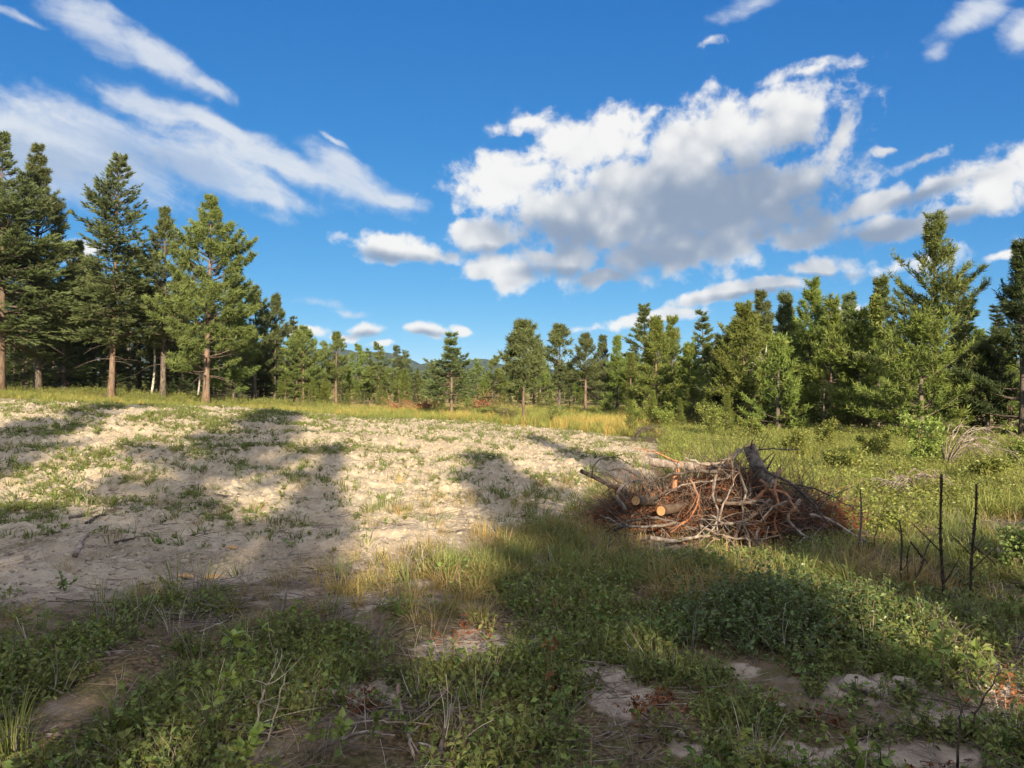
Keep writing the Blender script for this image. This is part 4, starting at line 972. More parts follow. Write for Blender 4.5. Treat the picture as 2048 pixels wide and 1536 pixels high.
# ------------------------------------------------------------------ the brush pile
def branch_shape(seed, L=1.5, r=0.014, side=14, curl=0.5, sub=2, twig=0.45):
    """a dead bough: curved main axis, side twigs that curve on, finer twigs on those; axis along +X from the butt at the origin"""
    rng = np.random.default_rng(seed); s = np.linspace(0, 1, 9)
    ky, kz = rng.normal(0, curl * 0.35, 2); k2 = rng.normal(0, 0.06, (2,)); 
    A = np.stack([L * s, L * (ky * s ** 2 + k2[0] * np.sin(s * 7)), L * (kz * s ** 2 + k2[1] * np.sin(s * 6))], -1)
    out = [tubes(A[None], (r * (1 - 0.8 * s))[None], 6)]
    t5 = np.linspace(0, 1, 6); P0, D0, L0, R0 = A, None, L, r
    f = rng.uniform(0.12, 0.97, side); i0 = (f * 8).astype(int); fr = (f * 8 - i0)[:, None]
    O = A[i0] * (1 - fr) + A[np.minimum(i0 + 1, 8)] * fr; ax = unit(np.gradient(A, axis=0))[i0]
    d = unit(ax * 0.7 + 0.9 * unit(rng.normal(size=(side, 3)))); ln = L * twig * rng.uniform(0.4, 1.1, side) * (1.1 - 0.7 * f)
    bend = unit(rng.normal(size=(side, 3)) + ax * 0.4) * rng.uniform(0.1, curl, (side, 1))
    B = O[:, None] + (d[:, None] * t5[None, :, None] + bend[:, None] * (t5 ** 2)[None, :, None]) * ln[:, None, None]
    out.append(tubes(B, (r * 0.42 * (1 - 0.6 * f))[:, None] * (1 - 0.75 * t5), 4, False))
    n2 = side * sub; bi = np.repeat(np.arange(side), sub); g = rng.uniform(0.25, 0.95, n2); i1 = (g * 5).astype(int); fr = (g * 5 - i1)[:, None]
    O2 = B[bi, i1] * (1 - fr) + B[bi, np.minimum(i1 + 1, 5)] * fr
    d2 = unit(d[bi] + 0.9 * rng.normal(size=(n2, 3))); l2 = ln[bi] * rng.uniform(0.25, 0.6, n2); b2 = unit(rng.normal(size=(n2, 3))) * 0.4
    C2 = O2[:, None] + (d2[:, None] * t5[None, :, None] + b2[:, None] * (t5 ** 2)[None, :, None]) * l2[:, None, None]
    out.append(tubes(C2, np.full((n2, 1), r * 0.17) * (1 - 0.6 * t5), 3, False))
    return join([(a, [b, c] if len(c) else [b], 0.5) for a, b, c in out])
BR = []
for k in range(12):
    V, Fc, T = branch_shape(200 + k, 1.15 + 0.12 * (k % 4), 0.020 + 0.006 * (k % 3), 8, 0.6, 1, 0.27)
    BR.append((V, Fc))
BRM = {m: [mk('branch', V, Fc, M[m], smooth=True) for V, Fc in BR] for m in ('deadwood', 'darkwood', 'redwood')}
PX = [0.55, 0.9, 1.15, 1.5, 1.85, 2.2, 2.55, 2.9, 3.3, 3.7, 4.2]; PZ = [0.0, 0.10, 0.20, 0.28, 0.42, 0.58, 0.68, 0.46, 0.24, 0.11, 0.0]
PYC = 8.55
def heap(x, y):
    return np.interp(x, PX, PZ) * np.exp(-((y - PYC) / 0.72) ** 2)
rng = np.random.default_rng(77)
BL = {'deadwood': 'bare grey branch tangled in the brush pile', 'darkwood': 'dark thin branch tangled in the brush pile', 'redwood': 'reddish bare branch tangled in the brush pile'}
nB = 230
for i in range(nB):
    x = rng.normal(2.2, 0.68); y = PYC - 0.1 + rng.normal(0, 0.36)
    x = float(np.clip(x, 1.2, 3.35 + rng.uniform(0, 0.3)))
    kind = rng.choice(['deadwood', 'darkwood', 'redwood'], p=[0.40, 0.25, 0.35] if x < 2.9 else [0.25, 0.45, 0.30])
    h0 = float(heap(np.array([x]), np.array([y]))[0])
    az = rng.uniform(0, 6.28); s = rng.uniform(0.7, 1.1) * min(0.9, 0.40 + 0.75 * h0); Lb = 1.2 * s
    hz = lambda a, b: g1(a, b) + float(heap(np.array([a]), np.array([b]))[0])
    xa, ya = x - math.cos(az) * Lb / 2, y - math.sin(az) * Lb / 2; xb, yb = x + math.cos(az) * Lb / 2, y + math.sin(az) * Lb / 2
    lay = rng.uniform(0.45, 1.08)
    if 0.95 < x < 1.95 and y < 8.25: lay *= 0.35
    ga, gb, gc = g1(xa, ya), g1(xb, yb), g1(x, y)
    za = ga + (hz(xa, ya) - ga) * lay + 0.02; zb = gb + (hz(xb, yb) - gb) * lay + 0.02; zc = gc + (hz(x, y) - gc) * lay
    lift = max(0.0, zc - (za + zb) / 2) * 0.35
    za += lift; zb += lift
    me = BRM[kind][rng.integers(0, 12)]
    R3 = (Vector((xb - xa, yb - ya, zb - za)).to_track_quat('X', 'Z').to_matrix()).to_euler()
    x, y, z = xa, ya, za; off = Vector((0, 0, 0))
    o = link('dead_branch', me, None, Vector((x, y, z)) + off, R3, (s, s * rng.choice([-1.0, 1.0]), s * rng.uniform(0.35, 0.65)))
    tag(o, BL[kind], 'branch', 'branches tangled in the brush pile')
def needle_clump(seed, n, ln, w, m):
    rng = np.random.default_rng(seed)
    O = rng.normal(0, 0.09, (n, 3)) * np.array([1, 1, 0.7]); D = unit(rng.normal(size=(n, 3)) + np.array([0, 0, -0.2]))
    V, T, tn = blades(O, D, ln, w, 5, 0.5, rng)
    return mk('needles', V, T, m, tone=tn)
def heap_points(n, seed, f=1.0, cond=None):
    r = np.random.default_rng(seed); x = r.uniform(0.8, 4.2, n); y = PYC - (0.25 if f > 0.99 else 0) + r.normal(0, 0.5, n)
    k = r.uniform(0, 1, n) < (cond(x, y) if cond else 1.0)
    x, y = x[k], y[k]; h = heap(x, y)
    return np.stack([x, y, gz(x, y) + h * (r.uniform(0.15, f, len(x)) if f < 0.99 else r.uniform(0.55, f, len(x)))], -1)
scatter('brush', 'thin tangled twigs filling the brush pile', [mk('twigs', *join([(a, [b], 0.5) for a, b, c in [tubes(np.cumsum(np.concatenate([np.random.default_rng(q).normal(0, .14, (22, 1, 3)) * 0.8, np.random.default_rng(q + 50).normal(0, .03, (22, 1, 3)) + np.random.default_rng(q + 90).normal(0, .085, (22, 1, 3)) + np.random.default_rng(q + 70).normal(0, .03, (22, 5, 3))], 1), 1),
        np.full((22, 6), 0.0055) * np.linspace(1.2, 0.4, 6), 4, False)]])[:2], M[mm]) for q, mm in ((1, 'deadwood'), (2, 'darkwood'), (3, 'darkwood'), (4, 'redwood'))], heap_points(1100, 301, 0.92, lambda x, y: (heap(x, y) > 0.15) * 1.0), np.random.default_rng(3).uniform(0.35, 0.65, len(heap_points(1100, 301, 0.92, lambda x, y: (heap(x, y) > 0.15) * 1.0))), 1.0, 302)
hp = heap_points(950, 303, 1.0, lambda x, y: (heap(x, y) > 0.09) * cl(0.10 + 1.1 * np.exp(-((x - 1.95) / 0.55) ** 2) * (0.35 + 0.9 * fbm(x * 2.5, y * 2.5, 2, 33)) + 0.9 * np.exp(-((x - 3.75) / 0.35) ** 2)))
scatter('dead_needles', 'rust red dead needles caught in the brush pile', [needle_clump(s, 26, 0.10, 0.006, M['rust']) for s in range(3)], hp, np.random.default_rng(4).uniform(0.6, 1.2, len(hp)), 1.0, 304)

def log(p0, p1, r0, r1, label, bark, knots=3, seed=0, end=True, name='log', cat='log'):
    """a cut log between two points: bark cylinder with knots, sawn end discs"""
    rng = np.random.default_rng(seed); p0 = np.array(p0, float); p1 = np.array(p1, float)
    s = np.linspace(0, 1, 10)
    ax = p1 - p0; Ln = np.linalg.norm(ax)
    P = np.stack([0 * s + 0.012 * np.sin(s * 5 + seed), Ln * s, 0.012 * np.sin(s * 4 + 2 * seed)], -1)
    V, Q, _ = tubes(P[None], (r0 + (r1 - r0) * s)[None] * (1 + 0.05 * np.sin(s * 23 + seed))[None], 14, False)
    V = V * 1.0 + (perlin(V[:, 1] * 6 + seed, np.arctan2(V[:, 2], V[:, 0]) * 2, seed)[:, None] * 0.05) * r0 * np.stack([V[:, 0] / r0, 0 * V[:, 0], V[:, 2] / r0], -1)
    lst = [(V, [Q], 0.5)]
    for k in range(knots):
        a = rng.uniform(0, 6.28); t = rng.uniform(0.15, 0.9); d = np.array([math.cos(a), rng.uniform(0.2, 0.8), math.sin(a)])
        q0 = np.array([0, Ln * t, 0]) + d * 0.4 * r0; st = np.linspace(0, 1, 4)[:, None]
        kv, kq, kt = tubes((q0 + d * st * rng.uniform(1.5, 4) * r0)[None], (r0 * 0.16 * (1 - 0.6 * st[:, 0]))[None], 6)
        lst.append((kv, [kq, kt], 0.5))
    Vb, Fb, _ = join(lst)
    root = empty(name, tuple(p0)); root.rotation_mode = 'QUATERNION'; root.rotation_quaternion = Vector((0, 1, 0)).rotation_difference(Vector(ax))
    tag(root, label, cat)
    link('bark', mk('bark', Vb, Fb, M[bark], smooth=True), root)
    if end:
        a = np.arange(14) / 14 * 2 * np.pi
        for y0, rr, nm in ((-0.004, r0 * 0.97, 'sawn_end'), (Ln + 0.004, r1 * 0.97, 'sawn_end')):
            c = np.stack([np.cos(a) * rr, np.full(14, y0), np.sin(a) * rr], -1) + np.array([0.012 * np.sin((0 if y0 < 0 else 5) + seed), 0, 0.012 * np.sin((0 if y0 < 0 else 4) + 2 * seed)])
            Vv = np.concatenate([c, c.mean(0, keepdims=True)]); Tt = np.array([[14, i, (i + 1) % 14] for i in range(14)])
            link(nm, mk(nm, Vv, Tt, M['cut']), root)
    return root
def at3(px, py, Y):
    return ((px - 1024) / F * Y, Y, 1.6 + (768 - py) / F * Y)
log(at3(1322, 1021, 7.62), at3(1420, 1012, 8.5), 0.050, 0.046, 'short orange brown log with a bright sawn end at the front of the brush pile', 'bark_red', 2, 3)
log(at3(1274, 1000, 7.72), at3(1345, 1000, 8.7), 0.046, 0.043, 'grey barked log with a tan sawn end, above and west of the orange log', 'bark_grey', 3, 5)
log(at3(1540, 975, 8.2), at3(1496, 892, 8.25), 0.080, 0.068, 'thick broken trunk piece slanting out of the top of the brush pile', 'deadwood', 4, 8)
log(at3(1300, 1004, 8.7), at3(1161, 943, 8.3), 0.040, 0.022, 'long dark tapering log sticking out of the west end of the brush pile', 'darkwood', 6, 11, end=False)
log(at3(1345, 985, 8.2), at3(1357, 938, 8.3), 0.030, 0.026, 'short pale splintered stub standing in the brush pile', 'redwood', 1, 14)
log(at3(1300, 925, 8.8), at3(1455, 935, 8.6), 0.05, 0.045, 'grey peeled log lying across the back of the brush pile', 'deadwood', 2, 17)
def bough(pts, r, label, m='darkwood', name='dead_branch', cat='branch', group=None, side=6, seed=0, tw=0.25, tip=0.25, knob=0.0):
    """one branch through given points, with side twigs"""
    rng = np.random.default_rng(seed); pts = np.array(pts, float); n = 14
    t = np.linspace(0, 1, len(pts)); u = np.linspace(0, 1, n)
    P = np.stack([np.interp(u, t, pts[:, k]) for k in range(3)], -1)
    for _ in range(2): P[1:-1] = (P[:-2] + 2 * P[1:-1] + P[2:]) / 4
    Ln = np.linalg.norm(np.diff(P, axis=0), axis=1).sum()
    P[1:-1] += rng.normal(0, 0.008 * Ln, (n - 2, 3))
    rad = r * (1 - (1 - tip) * u) * (1 + knob * rng.uniform(-0.4, 1, n))
    lst = [tubes(P[None], rad[None], 7)]
    if side:
        f = rng.uniform(0.15, 0.95, side); i0 = (f * (n - 1)).astype(int); s5 = np.linspace(0, 1, 5)
        ax = unit(np.gradient(P, axis=0))[i0]; d = unit(ax * 0.6 + rng.normal(size=(side, 3)) * np.array([0.8, 0.8, 0.35])); b = rng.normal(0, 0.35, (side, 3)); l = Ln * tw * rng.uniform(0.3, 1.1, side)
        B = P[i0][:, None] + (d[:, None] * s5[None, :, None] + b[:, None] * (s5 ** 2)[None, :, None]) * l[:, None, None]
        B[..., 2] = np.maximum(B[..., 2], gz(B[..., 0].ravel(), B[..., 1].ravel()).reshape(B.shape[:2]) + 0.004)
        lst.append(tubes(B, np.full((side, 1), r * 0.4) * (1 - 0.75 * s5), 4, False))
    V, Fc, _ = join([(a, [b_, c] if len(c) else [b_], 0.5) for a, b_, c in lst])
    o0 = pts[0]; o = link(name, mk(name, V - o0, Fc, M[m], smooth=True), None, tuple(o0))
    return tag(o, label, cat, group)
for i, (pts, lab) in enumerate((
    ([(1222, 975, 8.3), (1178, 950, 8.3), (1190, 922, 8.3), (1235, 910, 8.4), (1262, 930, 8.4)], 'thin dark branch bowed in a high loop over the west end of the pile'),
    ([(1292, 990, 8.2), (1278, 950, 8.2), (1240, 934, 8.2), (1195, 950, 8.2)], 'dark branch arching low behind the long dark log'),
    ([(1370, 930, 8.7), (1320, 908, 8.7), (1262, 893, 8.8)], 'reddish twiggy branch pointing out over the pale slope'),
    ([(1500, 905, 8.5), (1540, 895, 8.5), (1570, 900, 8.4), (1600, 898, 8.4)], 'thin curved twig reaching east from the top of the broken trunk'),
    ([(1470, 960, 8.2), (1462, 920, 8.1), (1500, 880, 8.2)], 'pale bare branch leaning on the top of the pile'),
    ([(1560, 965, 8.1), (1620, 975, 8.0), (1680, 1000, 8.0), (1725, 1030, 8.0)], 'long dark branch trailing down the east end of the pile'),
    ([(1430, 1085, 7.5), (1440, 1020, 7.6), (1470, 960, 7.9), (1480, 930, 8.1)], 'pale forked branch hanging down the front of the pile'),
    ([(1510, 1090, 7.5), (1520, 1040, 7.5), (1560, 1000, 7.6), (1600, 1010, 7.7)], 'grey curled branch bowed over the front of the pile'),
    ([(1690, 1075, 7.7), (1730, 1072, 7.6), (1790, 1078, 7.6)], 'straight reddish stick at the low east end of the pile'))):
    bough([at3(*p) for p in pts], 0.011 if i not in (4, 6, 7) else 0.014, lab, ['darkwood', 'darkwood', 'redwood', 'darkwood', 'deadwood', 'darkwood', 'deadwood', 'deadwood', 'redwood'][i], side=8, seed=400 + i)

# stout weathered boughs sprawled down the front of the heap
rng = np.random.default_rng(909)
FB = [((1440, 930), (1425, 985), (1440, 1040), (1400, 1085)), ((1470, 925), (1495, 985), (1480, 1030), (1500, 1075)), ((1490, 935), (1440, 960), (1380, 965), (1330, 990)), ((1520, 960), (1560, 1000), (1545, 1050), (1570, 1090)), ((1455, 950), (1400, 940), (1340, 950), (1300, 965)),
      ((1540, 1000), (1500, 1040), (1450, 1050), (1420, 1030)), ((1600, 1000), (1570, 1035), (1600, 1070), (1640, 1085)), ((1430, 1000), (1470, 1010), (1520, 1000), (1560, 1020)), ((1380, 960), (1400, 1000), (1380, 1040), (1340, 1065)), ((1510, 930), (1570, 960), (1620, 1000), (1660, 1050)),
      ((1400, 1050), (1450, 1075), (1510, 1080), (1560, 1070)), ((1350, 1045), (1290, 1055), (1240, 1050), (1200, 1030)), ((1250, 1020), (1230, 990), (1250, 965), (1290, 960)), ((1500, 1010), (1530, 980), (1575, 985), (1590, 1020)), ((1465, 1090), (1480, 1045), (1520, 1020), (1510, 985)),
      ((1620, 1030), (1660, 1040), (1700, 1065), (1740, 1085)), ((1480, 900), (1450, 925), (1410, 930), (1370, 915)), ((1300, 1075), (1350, 1085), (1400, 1070), (1440, 1080)), ((1560, 940), (1545, 975), (1560, 1010), (1530, 1040)), ((1230, 1060), (1280, 1035), (1340, 1040), (1390, 1060))]
for i, b in enumerate(FB):
    def dep(px, py):
        return 8.3 - 0.9 * np.clip((py - 900) / 190.0, 0, 1) - 0.15 * np.clip(abs(px - 1480) / 200.0, 0, 1) + rng.uniform(-0.08, 0.08)
    bough([at3(p, q, dep(p, q)) for p, q in b], rng.uniform(0.014, 0.026), 'stout weathered bough sprawled over the front of the brush pile', ['deadwood', 'deadwood', 'deadwood', 'redwood', 'darkwood'][i % 5], side=9, seed=950 + i, tw=0.32, tip=0.35, group='boughs over the front of the brush pile')

# distant slash heaps
def slash_heap(px, py, Y, w, h, label, seed):
    rng = np.random.default_rng(seed); x, y = atY(px, Y); z = g1(x, y); n = 90
    u = rng.normal(0, 0.42, n); o = np.stack([u * w / 2, rng.normal(0, 0.5, n), np.exp(-u ** 2 * 2.5) * h * rng.uniform(0.1, 0.9, n)], -1)
    d = unit(rng.normal(size=(n, 3)) * np.array([1, 0.7, 0.5]) + np.array([0, 0, 0.35])); L = rng.uniform(0.4, 1.2, n); s = np.linspace(0, 1, 5)
    B = o[:, None] + (d[:, None] * s[None, :, None] + rng.normal(0, 0.2, (n, 1, 3)) * (s ** 2)[None, :, None]) * L[:, None, None]
    r = empty('slash_heap', (x, y, z)); tag(r, label, 'brush heap')
    V, Q, T = tubes(B, np.full((n, 1), 0.022) * (1 - 0.6 * s), 4, False)
    tag(link('branches', mk('branches', V, Q, M['redwood']), r), kind='stuff')
    m = 110; u = rng.normal(0, 0.42, m); O = np.stack([u * w / 2, rng.normal(0, 0.5, m), np.exp(-u ** 2 * 2.5) * h * rng.uniform(0.2, 1.0, m)], -1)
    V, T, tn = blades(O, unit(rng.normal(size=(m, 3))), 0.22, 0.04, 6, 0.6, rng)
    tag(link('dead_needles', mk('dead_needles', V, T, M['rust'], tone=tn), r), kind='stuff')
slash_heap(848, 806, 46, 2.4, 0.55, 'rust brown slash heap in the meadow west of the lone pole trunk fir', 500)
slash_heap(962, 803, 48, 2.4, 0.70, 'rust brown slash heap just east of the lone pole trunk fir', 501)
slash_heap(795, 808, 47, 1.2, 0.35, 'small tan slash heap furthest west in the meadow', 502)

# ------------------------------------------------------------------ shrubs
def shrub(px, Y, w, h, label, m='shrub', seed=0, leafs=1500, lw=0.05, stems=9, sm='stem', nbr=60, up=(0.5, 1.1)):
    x, y = atY(px, Y); z = g1(x, y)
    ms = broad_meshes(m, sm, sm, H=1.35 * h / F * Y, R_=1.15 * w / F * Y / 2, cb=0.12, seed=seed, nbr=nbr, leafs=leafs, lw=lw, trunk_r=0.012, stems=stems, up=up)
    ms = tuple((n_, me_) for n_, me_ in ms)
    put_tree(ms, 'shrub', (x, y, z), label, cat='shrub')
for a in ((1430, 21, 120, 62, 'rounded bright shrub before the dark low pine, behind the brush pile'), (1510, 20, 90, 48, 'smaller bright shrub between the rounded shrub and the straight trunks'), (1650, 17, 70, 60, 'fresh green leafy shrub in the shade at the foot of the eastern wood'),
          (1590, 15.5, 110, 44, 'spreading pale shrub low behind the top of the brush pile'), (1745, 15, 110, 50, 'loose leafy shrub west of the cream leaved one'), (1335, 26, 80, 40, 'low shrub at the foot of the thin pale trunked pine'),
          (1285, 28, 70, 40, 'dull low shrub at the east end of the golden grass'), (1690, 12.5, 130, 46, 'sunlit low shrub behind the east end of the brush pile'), (1975, 11.5, 130, 46, 'sunlit spreading shrub below the arching grey stems')):
    shrub(*a, seed=600 + int(a[0]), leafs=2600, lw=0.045)
shrub(1850, 13.5, 120, 98, 'tall cream leaved shrub with upright shoots at the edge of the eastern wood', 'sapling', 620, 1800, 0.055, 10, nbr=80)
shrub(2035, 12.8, 90, 84, 'leafy cream shrub cut off by the east edge', 'sapling', 621, 1000, 0.05, 8)
shrub(1018, 31, 70, 40, 'brownish twiggy shrub at the foot of the slim oval pine', 'cover', 622, 500, 0.06, 12)
shrub(935, 40, 60, 36, 'dull green shrub beside the lone pole trunk fir', 'cover', 623, 700, 0.07, 10)
shrub(1105, 30, 70, 42, 'grey green shrub between the slim oval pine and the golden grass', 'cover', 624, 900, 0.06, 10)
shrub(985, 36, 46, 26, 'low olive shrub in front of the eastern slash heap', 'cover', 625, 400, 0.06, 8)
shrub(880, 41, 44, 24, 'little dark shrub on the west side of the lone pole trunk', 'cover', 626, 400, 0.06, 8)
shrub(2040, 6.4, 120, 90, 'green leafy shrub low at the east edge beside the leaning stalks', 'cover', 627, 700, 0.04, 9)
def arched(px, Y, label, n, reach, h, seed, m='deadwood', dirn=1.0):
    rng = np.random.default_rng(seed); x, y = atY(px, Y); z = g1(x, y); s = np.linspace(0, 1, 10)
    a = rng.normal(0.0, 0.55, n) + (0 if dirn > 0 else np.pi); Rr = reach * rng.uniform(0.5, 1.15, n); hh = h * rng.uniform(0.6, 1.1, n)
    P = np.stack([np.cos(a)[:, None] * Rr[:, None] * s ** 1.3, np.sin(a)[:, None] * Rr[:, None] * s ** 1.3, hh[:, None] * (2.1 * s - 1.55 * s ** 2.2)], -1) + rng.normal(0, 0.015, (n, 10, 3)) * s[None, :, None]
    r = empty('bare_shrub', (x, y, z)); tag(r, label, 'shrub')
    V, Q, T = tubes(P, np.full((n, 1), 0.011) * (1 - 0.7 * s), 5, False)
    link('stems', mk('stems', V, Q, M[m], smooth=True), r)
    k = n * 9; bi = rng.integers(0, n, k); f = rng.uniform(0.35, 0.98, k); i0 = (f * 9).astype(int); s5 = np.linspace(0, 1, 5)
    ax = unit(np.gradient(P, axis=1))[bi, i0]; d = unit(ax + 0.6 * rng.normal(size=(k, 3))); L = reach * 0.3 * rng.uniform(0.3, 1, k)
    B = P[bi, i0][:, None] + (d[:, None] * s5[None, :, None] + np.array([0, 0, -0.35]) * (s5 ** 2)[None, :, None]) * L[:, None, None]
    V, Q, T = tubes(B, np.full((k, 1), 0.005) * (1 - 0.7 * s5), 3, False)
    link('twigs', mk('twigs', V, Q, M[m]), r)
arched(1890, 13.2, 'bare grey shrub whose stems arch over in a fan toward the east edge', 18, 1.2, 1.05, 640)
arched(1800, 10.8, 'bleached grey dead bush collapsed among the sunlit low bushes', 14, 0.8, 0.5, 641)
arched(1840, 10.2, 'second bleached fallen bush leaning west beside the collapsed one', 12, 0.8, 0.45, 642, dirn=-1)
arched(1270, 22, 'grey brown twiggy dead bush at the edge of the pale slope behind the pile', 14, 0.8, 0.5, 643, 'darkwood')
arched(1030, 32, 'dark bare twiggy bush leaning at the foot of the slim oval pine', 12, 0.9, 0.7, 644, 'darkwood', -1)

# ------------------------------------------------------------------ dead stalks on the east side
def stalk(b, t, r, label, seed, m='stalk', side=3):
    """b, t: foot and tip in picture terms of one depth, the foot stands on the ground"""
    x0, Y0 = flat(*b); z0 = g1(x0, Y0); s = Y0
    x1 = (t[0] - 1024) / F * s; z1 = 1.6 + (768 - t[1]) / F * s
    rng = np.random.default_rng(seed); n = 26; u = np.linspace(0, 1, n)
    P = np.stack([x0 + (x1 - x0) * u + 0.010 * np.sin(u * 6 + seed), Y0 + 0.02 * np.sin(u * 4 + seed), z0 - 0.02 + (z1 - z0) * u], -1)
    rad = r * (0.75 + 0.55 * rng.uniform(0, 1, n)) * (1.05 - 0.45 * u)
    V, Q, T = tubes(P[None], rad[None], 8); lst = [(V, [Q, T], 0.5)]
    k = 26; i0 = rng.integers(int(n * 0.35), n - 1, k); a = rng.uniform(0, 6.28, k); st = np.linspace(0, 1, 3)
    B = P[i0][:, None] + np.stack([np.cos(a), np.sin(a), np.full(k, 0.8)], -1)[:, None] * (st[None, :, None] * r * 1.5)
    v, q, tt = tubes(B, np.full((k, 1), r * 0.45) * (1 - 0.5 * st), 4); lst.append((v, [q, tt], 0.5))
    for j in range(side):
        i1 = rng.integers(2, int(n * .5)); a = rng.uniform(0, 6.28); L = rng.uniform(0.08, 0.22); st = np.linspace(0, 1, 5)[:, None]
        v, q, tt = tubes((P[i1] + np.array([math.cos(a), 0.4 * math.sin(a), 1.0]) * st * L)[None], (r * 0.45 * (1 - 0.5 * st[:, 0]))[None], 5); lst.append((v, [q, tt], 0.5))
    V, Fc, _ = join(lst); o = P[0]
    tag(link('dead_stalk', mk('dead_stalk', V - o, Fc, M[m], smooth=True), None, tuple(o)), label, 'stalk')
stalk((1890, 1215), (1878, 942), 0.0125, 'tall black dead stalk with a knobbly spike, taller of the two thick ones', 1)
stalk((1941, 1212), (1949, 962), 0.0115, 'tall black dead stalk leaning slightly east, second of the two thick ones', 2)
stalk((1803, 1182), (1799, 1036), 0.0095, 'mid height dark dead stalk west of the two tall ones', 3, side=1)
stalk((1716, 1118), (1724, 974), 0.0095, 'brown dead stalk standing at the east end of the brush pile', 4, 'darkwood', 1)
stalk((1818, 1184), (1866, 1074), 0.008, 'forked dark stalk slanting east from the foot of the mid height one', 5, side=4)
stalk((1812, 1182), (1820, 1084), 0.007, 'short dark stalk beside the slanting forked one', 6, side=1)
stalk((1750, 1108), (1751, 1054), 0.007, 'short black stalk against the rusty end of the brush pile', 7, side=0)
stalk((1766, 1104), (1771, 1068), 0.006, 'stubby dark stalk just east of the short black one', 8, side=0)
stalk((1643, 1112), (1643, 1040), 0.006, 'thin brown stalk in front of the brush pile', 9, 'darkwood', 0)
bough([at3(1856, 1126, 6.3), at3(1838, 1105, 6.2), at3(1822, 1084, 6.1)], 0.010, 'dark broken stick propped across the slanting stalk', 'stalk', side=0, seed=20, tip=0.8)
bough([at3(2004, 1138, 6.5), at3(1970, 1110, 6.2), at3(1940, 1086, 5.9)], 0.010, 'dark leaning stick propped against the second tall stalk', 'stalk', side=0, seed=21, tip=0.7)
bough([at3(1842, 1207, 5.7), at3(1890, 1208, 5.6), at3(1925, 1210, 5.6)], 0.008, 'dark stick lying at the feet of the tall stalks', 'stalk', side=2, seed=22)

# ------------------------------------------------------------------ saplings, twigs and sticks near the viewpoint
def sapling(pts, label, leafs_, lw, m='sapling', sm='stem', r=0.004, seed=0, side=5, name='sapling', tw=0.35, span=0.25, jit=0.015):
    leafs = int(leafs_ * 1.35)
    rng = np.random.default_rng(seed); pts = np.array([at3(*p) for p in pts]); pts[0, 2] = g1(pts[0, 0], pts[0, 1]) - 0.01 if pts[0, 2] > 0.02 else pts[0, 2]
    n = 12; t = np.linspace(0, 1, len(pts)); u = np.linspace(0, 1, n); P = np.stack([np.interp(u, t, pts[:, k]) for k in range(3)], -1)
    P[1:-1] = (P[:-2] + 2 * P[1:-1] + P[2:]) / 4
    Ln = np.linalg.norm(np.diff(P, axis=0), axis=1).sum()
    lst = [tubes(P[None], (r * (1 - 0.7 * u))[None], 6)]; axes = [P]
    f = rng.uniform(0.3, 0.95, side); i0 = (f * (n - 1)).astype(int); s = np.linspace(0, 1, n)
    d = unit(unit(np.gradient(P, axis=0))[i0] + 0.8 * rng.normal(size=(side, 3)) + np.array([0, 0, 0.3])); L = Ln * tw * rng.uniform(0.5, 1.1, side)
    B = P[i0][:, None] + (d[:, None] * s[None, :, None] + rng.normal(0, 0.15, (side, 1, 3)) * (s ** 2)[None, :, None]) * L[:, None, None]
    if side: lst.append(tubes(B, np.full((side, 1), r * 0.5) * (1 - 0.6 * s), 4, False)); axes += list(B)
    root = empty(name, tuple(P[0])); tag(root, label, 'sapling' if name == 'sapling' else 'twig')
    V, Fc, _ = join([(a, [b, c] if len(c) else [b], 0.5) for a, b, c in lst])
    link('stem', mk('stem', V - P[0], Fc, M[sm], smooth=True), root)
    A = np.array(axes)
    wts = np.r_[np.full(1, 1.6), np.ones(len(A) - 1)] if len(A) > 1 else np.ones(1)
    ai = rng.choice(len(A), leafs, p=wts / wts.sum()); g = span + (1 - span) * rng.uniform(0, 1, leafs) ** 0.8; i1 = np.minimum((g * (n - 1)).astype(int), n - 2); fr = (g * (n - 1) - i1)[:, None]
    C = A[ai, i1] * (1 - fr) + A[ai, i1 + 1] * fr
    D = unit(unit(A[ai, i1 + 1] - A[ai, i1]) * 0.5 + unit(rng.normal(size=(leafs, 3))) + np.array([0, 0, 0.15]))
    V, T, tn = leaves_at(C, lw * (1.2 if lw < 0.045 else 0.95), rng, 0.6, D)
    for k in range(leafs):
        link('leaf', mk('leaf', V[4 * k:4 * k + 4] - P[0], T[:2], M[m], tone=tn[4 * k:4 * k + 4]), root)
sapling([(382, 1540, 3.15), (412, 1440, 3.15), (440, 1370, 3.15), (484, 1318, 3.2)], 'leafy sapling slanting up to the east with rounded pale leaves along its tip', 34, 0.040, seed=701, span=0.42)
sapling([(478, 1536, 3.1), (494, 1490, 3.1), (520, 1448, 3.15)], 'short bright leafed sapling under the bare speckled twig', 22, 0.042, seed=702, side=3)
sapling([(560, 1520, 3.2), (590, 1480, 3.25), (640, 1462, 3.3), (700, 1470, 3.3)], 'low trailing sapling with round light leaves beside the dead branches', 26, 0.036, seed=703, side=4)
sapling([(660, 1536, 3.1), (672, 1490, 3.15), (684, 1455, 3.2)], 'small round leaved sapling next to the pale speckled shoot', 16, 0.038, seed=704, side=2)
sapling([(738, 1520, 3.25), (744, 1470, 3.25), (748, 1430, 3.3)], 'pale silvery leaved shoot at the west side of the dead branches', 16, 0.032, m='aspen', seed=705, side=2)
sapling([(1895, 1440, 3.7), (1890, 1360, 3.7), (1880, 1290, 3.75), (1890, 1245, 3.8)], 'sapling with large drooping pale leaves below the tall stalks', 20, 0.062, seed=706, side=5)
